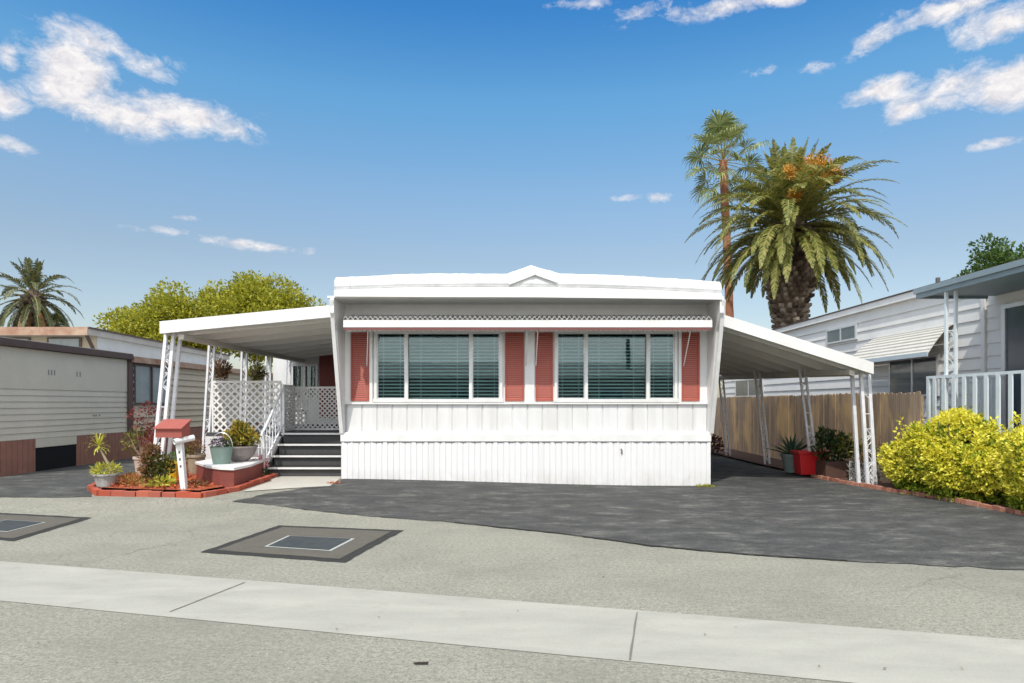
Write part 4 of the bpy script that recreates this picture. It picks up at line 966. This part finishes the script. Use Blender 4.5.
edging(rp, 'low scalloped terracotta edging along the golden shrubs', 0.075, 0.07, 0.14, leafmat('terracotta_edge', [(0.22,0.10,0.07),(0.40,0.17,0.11),(0.46,0.24,0.17)], 0.0, 0.85, 0.2))
bed('shrub_bed_ground', [p+Vector((0.03,0.05,0)) for p in rp]+[Vector((9.5,8,0)), Vector((9.5,13,0)), Vector((FX+2,29,0)), Vector((6.5,29,0)), Vector((6.45,22,0)), P(760,466)], 0.05, dmulch, 'dark mulch bed along the fence')

# ------------------------------------------------------------ golden shrubs
def shrub(c, rx, ry, h_, label, n1_, n2_):
    t = thing('golden_shrub', (c[0], c[1], 0.03), label, 'shrub', 'golden shrubs beside the drive')
    mb = MB()
    for _ in range(26):
        a_ = R.uniform(0,2*PI); k = R.random()**0.5; e_ = Vector((c[0]+rx*0.85*k*math.cos(a_), c[1]+ry*0.85*k*math.sin(a_), h_*R.uniform(.6,.92)))
        mb.tube([(c[0]+rx*.45*k*math.cos(a_), c[1]+ry*.6*k*math.sin(a_), 0.02), (c[0]+rx*.6*k*math.cos(a_), c[1]+ry*.75*k*math.sin(a_), h_*0.4), e_], [0.018,0.012,0.005], 5)
    mb.build('stems', bark, t)
    gm = MB(); ym = MB()
    def hgt(x, y): return h_*(0.86+0.10*math.sin(x*4.1+c[1])+0.11*math.sin(y*3.7+1.3)+0.05*math.sin(y*9.1+x*6))
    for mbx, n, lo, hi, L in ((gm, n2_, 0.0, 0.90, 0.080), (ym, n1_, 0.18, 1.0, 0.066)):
        for _ in range(n):
            # a sprig: 7 leaves round a point near the surface of the bush
            v = rv(); u = R.random()
            w_ = R.uniform(lo, hi)
            prof_ = (1.0-abs(2*w_-0.85)**3.2*0.5) if w_ > 0.42 else 0.82+0.45*w_
            if w_ > 0.8: prof_ *= math.sqrt(max(0.0, 1-((w_-0.8)/0.205)**2))**0.6
            a_ = math.atan2(v.y, v.x); k = prof_*(R.uniform(0.72,1.05) if mbx is ym else R.uniform(0.55,0.98))
            if w_ > 0.86: k *= R.random()**0.5
            bx = 1+0.10*math.sin(3*a_+c[1])+0.07*math.sin(7*a_+w_*5)
            x = c[0]+rx*k*bx*math.cos(a_); y = c[1]+ry*k*bx*math.sin(a_); z = 0.03+w_*hgt(x, y)
            out = Vector((math.cos(a_), math.sin(a_), 0.5+w_))
            for _k in range(6):
                leaf(mbx, Vector((x,y,z))+rv()*0.025, out*0.5+rv(), rv()+Vector((0,0,.8)), L*R.uniform(.6,1.25), L*0.5)
    for _ in range(40):     # shoots that stick out of the top
        a_ = R.uniform(0,2*PI); k = R.random()**0.6; x = c[0]+rx*.85*k*math.cos(a_); y = c[1]+ry*.9*k*math.sin(a_); z0 = hgt(x,y)*0.85
        sh_ = R.uniform(0.08,0.30); lean = Vector((R.uniform(-.3,.3), R.uniform(-.3,.3), 1))
        for q in range(12):
            leaf(ym, Vector((x,y,z0))+lean*sh_*q/9, rv()+Vector((0,0,.5)), rv(), 0.08, 0.042)
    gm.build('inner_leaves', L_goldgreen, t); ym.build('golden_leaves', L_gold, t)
shrub((7.72,12.05), 0.72, 1.45, 1.52, 'wide golden-leaved shrub next to the front carport post', 7600, 4200)
shrub((8.02,10.0), 0.66, 0.95, 1.50, 'golden-leaved shrub at the right edge of the picture in front of the railing', 5200, 3000)

def pot(parent, c, r0, r1, h_, m, rim=0.02):
    mb = MB(); mb.lathe(c, [(r0,0),(r0+(r1-r0)*0.5, h_*0.5),(r1,h_*0.86),(r1+rim,h_*0.87),(r1+rim,h_),(r1-0.02,h_),(r1-0.03,h_*0.88),(0.001,h_*0.86)], 20); return mb.build('pot', m, parent, smooth=False)
def bushy(mb, c, rx, rz, n, L, w_, ry=None):
    for _ in range(n):
        v = rv(); k = R.random()**0.45; p = Vector(c)+Vector((v.x*rx*k, v.y*(ry or rx)*k, v.z*rz*k)); leaf(mb, p, v+rv()*.8+Vector((0,0,.3)), rv(), L*R.uniform(.6,1.3), w_)
# orange flowers at the foot of the right shrub
fl = P(997,503); fl.z = 0.05; t = thing('flower_clump', fl, 'small clump of orange flowers at the foot of the right golden shrub', 'flowers')
mb = MB(); bushy(mb, fl+Vector((0,0,.10)), 0.22, 0.10, 160, 0.07, 0.03); mb.build('leaves', L_green, t)
mb = MB(); bushy(mb, fl+Vector((-.02,-.08,.19)), 0.16, 0.06, 90, 0.05, 0.05); mb.build('blossoms', P_orange, t)

# ------------------------------------------------------------ pots on the right
terr = M('terracotta', (0.42,0.19,0.11), 0.8, (0.34,0.15,0.09), 6, 0.6)
zg = 0.05
def gp(px, py, dz=0.0): p = P(px, py); p.z += dz; return p
a = gp(792,474,zg); t = thing('agave_pot', a, 'spiky agave in a grey-green pot left of the red tub', 'potted plant')
pot(t, a, 0.17, 0.24, 0.42, M('grey_green_pot', (0.16,0.20,0.18), 0.6))
mb = MB()
for i in range(22):
    az_ = i*2.4; e_ = R.uniform(.25,1.3); d = Vector((math.cos(az_)*math.cos(e_), math.sin(az_)*math.cos(e_), math.sin(e_))); L = R.uniform(.45,.75); p = a+Vector((0,0,.40)); s_ = d.cross(Vector((0,0,1))).normalized()*0.035
    mb.add([p-s_, p+s_, p+d*L*.5+s_, p+d*L*.5-s_, p+d*L+Vector((0,0,-.06)), p+Vector((0,0,-.03)), p+d*L*.5+Vector((0,0,-.03))], [(0,1,2,3),(3,2,4),(1,5,6,2),(5,0,3,6),(2,6,4),(6,3,4)])
mb.build('leaves', L_agave, t)
a = gp(810.5,476.5,zg); redp = M('red_plastic', (0.50,0.015,0.02), 0.35, (0.42,0.012,0.015), 3, 0.4)
t = thing('red_tub', a, 'bright red plastic tub behind the second carport post', 'tub')
mb = MB(); w2, dp, hh = 0.33, 0.20, 0.52
mb.hexa([a+Vector((-w2*.85,-dp*.85,0)), a+Vector((w2*.85,-dp*.85,0)), a+Vector((w2*.85,dp*.85,0)), a+Vector((-w2*.85,dp*.85,0))], [a+Vector((-w2,-dp,hh)), a+Vector((w2,-dp,hh)), a+Vector((w2,dp,hh)), a+Vector((-w2,dp,hh))]); mb.build('tub_body', redp, t, bev=0.02)
mb = MB()
for (x0, x1, y0, y1) in ((-w2-.03,w2+.03,-dp-.03,-dp+.01),(-w2-.03,w2+.03,dp-.01,dp+.03),(-w2-.03,-w2+.01,-dp+.01,dp-.01),(w2-.01,w2+.03,-dp+.01,dp-.01)): mb.box(a.x+x0, a.x+x1, a.y+y0, a.y+y1, a.z+hh-.05, a.z+hh+0.008)
mb.build('rim', redp, t, bev=0.006)
a = gp(824,476,zg); t = thing('peach_pot', a, 'tall peach-coloured pot between the red tub and the leafy shrub', 'pot')
pot(t, a, 0.08, 0.11, 0.42, M('peach_clay', (0.55,0.32,0.22), 0.8), 0.015); mb = MB(); bushy(mb, a+Vector((0,0,.47)), .12, .08, 60, .07, .03); mb.build('leaves', P_pink, t)
a = gp(840,480,zg); t = thing('boxed_shrub', a, 'dark leafy shrub in a brown wooden planter beside the peach pot', 'potted plant')
mb = MB(); mb.box(a.x-.30,a.x+.30,a.y-.0,a.y+.5,a.z,a.z+.34); mb.build('planter_box', M('dark_wood', (0.085,0.04,0.028), 0.8, (0.05,0.028,0.02), 7, 0.7), t, bev=0.008)
mb = MB(); c_ = a+Vector((-.05,.25,.65))
for (dx, dz, r_, n_) in ((-.12,-.05,.3,420),(.1,.1,.24,320),(-.15,.22,.18,220),(.28,-.1,.2,200)): bushy(mb, c_+Vector((dx,0,dz)), r_, r_, n_, .09, .05)
mb.build('leaves', L_dark, t); mb = MB(); bushy(mb, c_+Vector((.25,-.15,.02)), .32, .25, 260, .09, .045); mb.build('outer_leaves', L_olive, t)
mb = MB(); 
for k in range(5): mb.tube([c_+Vector((0,0,-.4)), c_+Vector((R.uniform(-.3,.3), R.uniform(-.15,.15), R.uniform(-.05,.3)))], .012, 5)
mb.build('stems', bark, t)
# little white lattice edging panel
a = gp(850,482.5,0.03); b_ = gp(871,486.5,0.03); t = thing('lattice_edging', a, 'small curved white lattice panel at the foot of the front carport post', 'lattice')
ux = (b_-a); ux.z = 0; L = ux.length; ux.normalize(); mb = MB(); lattice(mb, a, ux, L+.08, 0.40, 0.095, 0.028); mb.build('lattice_strips', white, t)
mb = MB(); lframe(mb, a, ux, L+.08, .40, .03); mb.build('frame', white, t)
a = gp(866,486,0.04); t = thing('weedy_plant', a+Vector((.1,.3,0)), 'straggly grey-green plant behind the small lattice panel', 'plant'); mb = MB(); bushy(mb, a+Vector((.15,.3,.25)), .3, .25, 300, .12, .025); mb.build('leaves', leafmat('grey_leaf', [(0.10,0.11,0.09),(0.2,0.21,0.18)], .2), t)
a = gp(857,463,0); a = Vector((7.15,13.75,0.05)); t = thing('thin_shrub', a, 'thin reddish twiggy shrub between the boxed shrub and the front carport post', 'plant'); mb = MB(); bushy(mb, a+Vector((0,0,.62)), .26, .28, 260, .08, .035); mb.build('leaves', L_olive, t)
mb = MB()
for k in range(9): mb.tube([a, a+Vector((R.uniform(-.3,.3), R.uniform(-.2,.2), R.uniform(.5,1.0)))], .008, 4)
mb.build('stems', M('twig', (0.16,0.07,0.05), 0.8), t)
# weeds at the right corner of the skirting
a = P(706,487); t = thing('weed_tuft', a, 'little tuft of weeds at the right corner of the white skirting', 'weed'); mb = MB()
for _ in range(90): p = a+Vector((R.uniform(-.2,.14), R.uniform(-.08,.02), 0)); leaf(mb, p, rv()+Vector((0,0,1.2)), rv(), R.uniform(.04,.11), .02)
mb.build('leaves', L_yg, t)
a = P(333,484); t = thing('weed_tuft', a, 'little dry rusty weed at the left corner of the white skirting', 'weed'); mb = MB()
for _ in range(70): p = a+Vector((R.uniform(-.12,.10), R.uniform(-.05,.05), 0)); leaf(mb, p, rv()+Vector((0,0,.8)), rv(), R.uniform(.03,.08), .02)
mb.build('leaves', leafmat('rust_leaf', [(0.4,0.12,0.05),(0.5,0.2,0.1)], .1), t)
# dark shrub at the far end of the carport
a = Vector((6.35,21.6,0.05)); t = thing('low_shrub', a, 'low dark reddish shrub at the far end of the carport', 'plant'); mb = MB(); bushy(mb, a+Vector((-.1,0,.3)), .45, .3, 600, .1, .05); mb.build('leaves', leafmat('maroon_leaf', [(0.05,0.015,0.012),(0.14,0.04,0.03),(0.06,0.05,0.02)], .15), t)

# ------------------------------------------------------------ left flower bed
BZ = 0.055
def bp_(px, py): p = P(px, py); p.z += BZ; return p
# mailbox
a = bp_(184.5,492); mt = thing('mailbox', a, 'red mailbox with a sloping lid on a white post with a newspaper tube', 'mailbox'); S = a.y/F
topz = PZ(437.5, a.y); lx = -5*S
mb = MB(); mb.hexa([a+Vector((-.045,-.05,-.05)), a+Vector((.045,-.05,-.05)), a+Vector((.045,.05,-.05)), a+Vector((-.045,.05,-.05))], [Vector((a.x+lx-.062,a.y-.05,topz)), Vector((a.x+lx+.048,a.y-.05,topz)), Vector((a.x+lx+.048,a.y+.05,topz)), Vector((a.x+lx-.062,a.y+.05,topz))]); mb.build('post', white, mt, bev=0.008)
mb = MB(); cx = a.x+PX(171.5,a.y)-PX(184.5,a.y); z0 = PZ(438,a.y)+.012; z1 = PZ(428,a.y)
hw = .225; pf = [(-.10, z0), (.20, z0), (.20, z1+.12), (-.10, z1-.0)]
mb.hexa([(cx-hw, a.y+y_, z_) for y_, z_ in pf], [(cx+hw, a.y+y_, z_) for y_, z_ in pf]); mbx = mb.build('box', M('mailbox_red', (0.31,0.075,0.055), 0.7, (0.25,0.065,0.05), 5, 0.5), mt)
mb = MB(); pf = [(-.14, z1-.018), (.22, z1+.130), (.22, z1+.150), (-.14, z1+.004)]
mb.hexa([(cx-hw-.02, a.y+y_, z_) for y_, z_ in pf], [(cx+hw+.02, a.y+y_, z_) for y_, z_ in pf]); mb.build('lid', MATS['mailbox_red'], mbx, bev=0.004)
mb = MB(); tz = PZ(441.5,a.y); p0 = Vector((a.x+lx-.03, a.y-.13, tz+.0)); p1 = Vector((a.x+lx+.19, a.y+.12, tz+.06))
d = (p1-p0).normalized(); xx = d.cross(Vector((0,0,1))).normalized(); yy = xx.cross(d); n = 16; vv = []
for p, r_ in ((p0,.052),(p1,.052),(p1,.043),(p0,.043)):
    for k in range(n): vv.append(p+(xx*math.cos(2*PI*k/n)+yy*math.sin(2*PI*k/n))*r_)
mb.add(vv, [(i*n+k, i*n+(k+1) % n, ((i+1) % 4)*n+(k+1) % n, ((i+1) % 4)*n+k) for i in range(4) for k in range(n)]); mb.build('newspaper_tube', white, mt)
mb = MB()
for k, py in enumerate((452,459,466)):
    z_ = PZ(py, a.y); xo = a.x+lx*(z_-a.z)/(topz-a.z)-.004
    mb.box(xo-.014, xo+.014, a.y-.056, a.y-.0525, z_-.022, z_+.022)
mb.build('number_plate', M('number_dark', (0.12,0.12,0.12), 0.5), mt)
# little palm in a grey pot
a = bp_(106,489); t = thing('potted_palm', a, 'small yellow-green palm with a bent stem in a low grey pot', 'potted plant')
pot(t, a, 0.15, 0.19, 0.22, M('grey_pot', (0.22,0.22,0.21), 0.8, (0.45,0.45,0.43), 4, 0.8), .02)
mb = MB(); tp = Q(98.5,446,a.y); mb.tube([a+Vector((.12,0,.2)), Q(111,470,a.y), Q(106,460,a.y), tp], [.035,.025,.022,.018], 7); mb.build('stem', M('palm_stem', (0.30,0.24,0.16), 0.9), t)
mb = MB()
for i in range(34):
    az_ = i*2.4; e_ = R.uniform(-.5,1.4); d = Vector((math.cos(az_)*math.cos(e_), math.sin(az_)*math.cos(e_), math.sin(e_))); L = R.uniform(.18,.28); leaf(mb, tp, d, Vector((0,0,1)), L, .03); leaf(mb, tp+d*L*.75, d+Vector((0,0,-.8)), Vector((0,0,1)), L*.35, .022)
L_lime = leafmat('lime_leaf', [(0.28,0.30,0.03),(0.50,0.48,0.06),(0.62,0.58,0.12)], .3); mb.build('leaves', L_lime, t)
mb = MB(); bushy(mb, a+Vector((0,0,.29)), .21, .10, 300, .09, .025); mb.build('pot_plants', L_lime, t)
# tall red-leaved plant in pale pot
a = bp_(141.5,478); t = thing('potted_shrub', a, 'tall thin shrub with red leaves in a pale clay pot', 'potted plant')
pot(t, a, 0.10, 0.14, 0.38, M('pale_clay', (0.42,0.33,0.27), 0.85, (0.52,0.45,0.38), 5, 0.7)); Sa = a.y/F
mb = MB(); lr = MB(); lo_ = MB(); b0 = a+Vector((0,0,.36))
for (px, py, m_) in ((132,443,0),(128,438,0),(139,415,1),(147,408,1),(143,425,1),(152,430,1),(157,441,1),(150,412,1),(136,452,0),(160,435,1),(147,440,1),(141,435,0),(154,452,1)):
    e_ = Q(px, py, a.y)+Vector((0, R.uniform(-.25,.25), 0)); mb.tube([b0, b0.lerp(e_, .5)+Vector((R.uniform(-.05,.05),0,.05)), e_], [.014,.01,.005], 5)
    bushy(lr if m_ else lo_, e_, .13, .13, 60, .075, .035)
mb.build('stems', M('twig_pale', (0.30,0.20,0.15), .8), t); lr.build('red_leaves', L_red, t); lo_.build('green_leaves', L_olive, t)
# bushy plant with bronze and green leaves
a = bp_(157,488); t = thing('bronze_shrub', a, 'bushy bronze and green plant in the mulch between the red-leaved shrub and the mailbox', 'plant'); mb = MB(); lg = MB()
for (px, py, r_, g) in ((150,457,.15,0),(147,465,.12,0),(158,462,.16,1),(162,472,.17,1),(155,475,.15,1),(152,452,.12,0),(166,465,.12,1),(160,482,.13,1),(149,474,.12,0)): bushy(lg if g else mb, Q(px,py,a.y), r_, r_, 150, .09, .035)
mb.build('bronze_leaves', L_brown, t); lg.build('green_leaves', leafmat('deep_olive', [(0.05,0.06,0.015),(0.10,0.12,0.03),(0.20,0.16,0.05)], .25), t)
mb = MB()
for px, py in ((150,460),(158,462),(163,470)): mb.tube([a, Q(px,py,a.y)], .012, 5)
mb.build('stems', bark, t)
a = bp_(128,489.5); t = thing('low_plants', a, 'low rusty creeping plants in front of the pale clay pot', 'plant'); mb = MB()
for px, py in ((124,487),(133,489),(142,487),(150,490),(132,484)): bushy(mb, bp_(px,py)+Vector((0,0,.06)), .17, .08, 130, .07, .025)
mb.build('leaves', leafmat('rusty_low', [(0.25,0.10,0.03),(0.42,0.22,0.06),(0.22,0.22,0.05)], .2), t)
a = bp_(162,490); t = thing('succulent', a, 'pale green rosette plant at the foot of the bronze shrub', 'plant'); mb = MB(); bushy(mb, a+Vector((0,0,.07)), .17, .08, 70, .12, .06); mb.build('leaves', L_lime, t)
a = bp_(168,474) ; a = Vector((PX(172.5,13.1), 13.1, H(-6.5,13.1)+BZ)); t = thing('yellow_pot', a, 'bright yellow pot behind the mailbox post', 'pot'); pot(t, a, .12,.155,.34, M('yellow_glaze', (0.72,0.45,0.02), .35))
mb = MB(); bushy(mb, a+Vector((0,0,.38)), .10, .08, 40, .09, .03); mb.build('leaves', L_green, t)
for (px, Y_, r_, h_, m_, lab, lm) in ((196,14.0,.17,.40,M('stone_pot', (0.36,0.29,0.20), .9, (0.22,0.17,0.12), 6, .8),'rough stone pot with dry plants beside the second porch post',L_brown),(187,14.35,.12,.26,terr,'small terracotta pot behind the mailbox and the stone pot',L_olive)):
    a = Vector((PX(px,Y_), Y_, H(PX(px,Y_),Y_)+BZ)); t = thing('clay_pot', a, lab, 'pot'); pot(t, a, r_*.8, r_, h_, m_); mb = MB(); bushy(mb, a+Vector((0,0,h_+.1)), r_*.9, .16, 150, .09, .03); mb.build('leaves', lm, t)
# low red planter wall with a white top
pl = thing('planter_bench', bp_(235,484), 'low curved dark red planter wall with a white top at the bed corner', 'planter')
op = [P(207,486), P(220,489), P(234,490), P(250,484.5), P(268,476), Vector((-5.15,14.3,0)), Vector((-6.1,14.1,0)), Vector((-6.1,13.2,0))]
op = [Vector((p.x,p.y)) for p in op]; zt_ = .50
mb = MB(); mb.hexa([(p.x,p.y,.08) for p in op], [(p.x,p.y,zt_-.035) for p in op]); pw_ = mb.build('planter_wall', M('oxblood_block', (0.22,0.05,0.035), .75, (0.14,0.035,0.028), 5, .7, .4, 25), pl)
c_ = sum(op, Vector((0,0)))/len(op)
mb = MB(); oo = [c_+(p-c_)*1.04 for p in op]; mb.hexa([(p.x,p.y,zt_-.034) for p in oo], [(p.x,p.y,zt_+.015) for p in oo]); mb.build('cap', white, pl, bev=.006)
ztop = zt_+.016
Yb = 12.75; a = Vector((PX(221.5,Yb), Yb, ztop)); t = thing('flower_bucket', a, 'sage green metal bucket of small purple flowers on the white planter top', 'potted plant')
mb = MB(); hb = PZ(446.5,Yb)-ztop; mb.lathe(a, [(.15,0),(.205,hb),(.215,hb),(.19,hb-.02),(.001,hb-.03)], 22); mb.build('bucket', M('sage_metal', (0.17,0.24,0.21), .5, (0.12,0.18,0.16), 5, .6), t)
mb = MB(); mb.tube([a+Vector((.205*math.cos(k), 0, hb+.26*math.sin(k))) for k in [PI*i/12 for i in range(13)]], .006, 4); mb.build('handle', alum, t)
mb = MB(); bushy(mb, a+Vector((-.03,-.02,hb+.08)), .16, .09, 90, .05, .035); mb.build('flowers', P_purple, t); mb = MB(); bushy(mb, a+Vector((0,0,hb+.05)), .19, .07, 140, .07, .03); mb.build('leaves', L_dark, t)
Yb = 13.3; a = Vector((PX(240,Yb), Yb, ztop)); t = thing('bowl_planter', a, 'wide grey bowl of yellow-green foliage on the white planter top', 'potted plant')
mb = MB(); hb = .30; mb.lathe(a, [(.14,0),(.26,.12),(.32,hb-.03),(.335,hb-.03),(.335,hb),(.30,hb),(.001,hb-.03)], 24); mb.build('bowl', M('grey_bowl', (0.20,0.17,0.16), .8, (0.28,0.25,0.23), 6, .6), t)
mb = MB(); lo_ = MB()
for (dx, dz, r_) in ((-.15,.18,.17),(.05,.25,.2),(.2,.16,.16),(-.05,.12,.2),(-.02,.38,.12)): bushy(mb, a+Vector((dx,0,hb+dz)), r_, r_*.8, 220, .08, .04); bushy(lo_, a+Vector((dx,.05,hb+dz-.03)), r_, r_*.8, 110, .08, .04)
mb.build('leaves', leafmat('yellow_olive', [(0.22,0.20,0.03),(0.45,0.38,0.05),(0.40,0.20,0.06)], .3), t); lo_.build('green_leaves', L_green, t)
# white wire plant stand by the steps, pink flowers
a = Vector((-5.22,13.95,H(-5.2,13.95)+BZ)); t = thing('plant_stand', Vector((-5.35,14.1,.2)), 'white arched wire plant stand against the porch side', 'plant stand'); mb = MB()
for dx in (-.25,0,.2):
    c_ = Vector((-5.45+dx,14.5+.1*dx,.1)); mb.tube([c_+Vector((-.14,0,0)), c_+Vector((-.14,0,.7))]+[c_+Vector((-.14*math.cos(k),0,.7+.16*math.sin(k))) for k in [PI*i/8 for i in range(1,8)]]+[c_+Vector((.14,0,.7)), c_+Vector((.14,0,0))], .013, 5, False)
    for z_ in (.3,.6): mb.bar(c_+Vector((-.14,0,z_)), c_+Vector((.14,0,z_)), .012)
mb.build('wire_arches', white, t)
a = Vector((-5.06,13.62,H(-5,13.6)+BZ)); t = thing('pink_flowers', a, 'clump of pink flowers at the foot of the handrail', 'flowers'); mb = MB(); bushy(mb, a+Vector((0,.1,.22)), .16, .17, 170, .06, .045); mb.build('blossoms', P_pink, t); mb = MB(); bushy(mb, a+Vector((.02,.05,.09)), .17, .08, 130, .07, .03); mb.build('leaves', L_green, t)
a = P(226,487); a = Vector((-5.75,11.95,H(-5.75,11.95)+BZ)); t = thing('rusty_clump', P(193,490)+Vector((0,0,BZ)), 'low rusty plant in the mulch right of the mailbox post', 'plant'); mb = MB(); bushy(mb, P(195,490)+Vector((0,0,BZ+.05)), .2, .06, 130, .07, .03); mb.build('leaves', L_brown, t)
# hanging baskets under the cover
for (px, py, Y_, lm, lab) in ((221,371,15.9,L_brown,'hanging basket of dry brown leaves near the second porch post'),(257,374,18.0,L_olive,'hanging basket of olive foliage deeper under the porch cover')):
    c_ = Q(px, py, Y_); c_.x = min(c_.x, -6.35) if False else c_.x; t = thing('hanging_basket', c_, lab, 'hanging plant', 'baskets hanging under the porch cover'); Z_ = 3.05
    mb = MB(); mb.lathe(c_+Vector((0,0,-.1)), [(.05,0),(.13,.07),(.16,.16),(.145,.16),(.001,.13)], 14); mb.build('basket', bark, t)
    mb = MB(); 
    for k in range(3): a_ = k*2.1; mb.tube([c_+Vector((.15*math.cos(a_),.15*math.sin(a_),.06)), c_+Vector((0,0,.4))], .006, 4)
    mb.tube([c_+Vector((0,0,.4)), Vector((c_.x,c_.y,Z_))], .006, 4); mb.build('hanger', metal, t)
    mb = MB(); bushy(mb, c_+Vector((0,0,.05)), .22, .17, 330, .10, .035); bushy(mb, c_+Vector((0,0,-.15)), .12, .2, 120, .10, .03); mb.build('leaves', lm, t)

# ------------------------------------------------------------ home across the street (seen in the window reflections)
oh = thing('opposite_home', (3, -16, 0), 'pale mobile home across the street, reflected in the windows', 'mobile home')
mb = MB(); mb.box(-13,13,-24,-16,0,3.3); mb.build('wall', tanwall, oh)
mb = MB(); mb.hexa([(-13.4,-24.3,3.3),(13.4,-24.3,3.3),(13.4,-15.6,3.3),(-13.4,-15.6,3.3)], [(-13.4,-20.2,4.45),(13.4,-20.2,4.45),(13.4,-20,4.45),(-13.4,-20,4.45)]); orf = mb.build('roof', flatroof, oh)
MB().box(7.6,7.85,-18.2,-17.95,3.7,5.9).build('chimney', M('chimney_dark', (0.05,0.05,0.05), 0.8), orf)
for x in (-4,0.5,5.5):
    f_ = MB(); f_.box(x,x+1.6,-15.99,-15.95,1.3,2.5); fo_ = f_.build('window', white, oh); MB().box(x+.08,x+1.52,-15.948,-15.94,1.38,2.42).build('pane', MATS['dark_pane'], fo_)
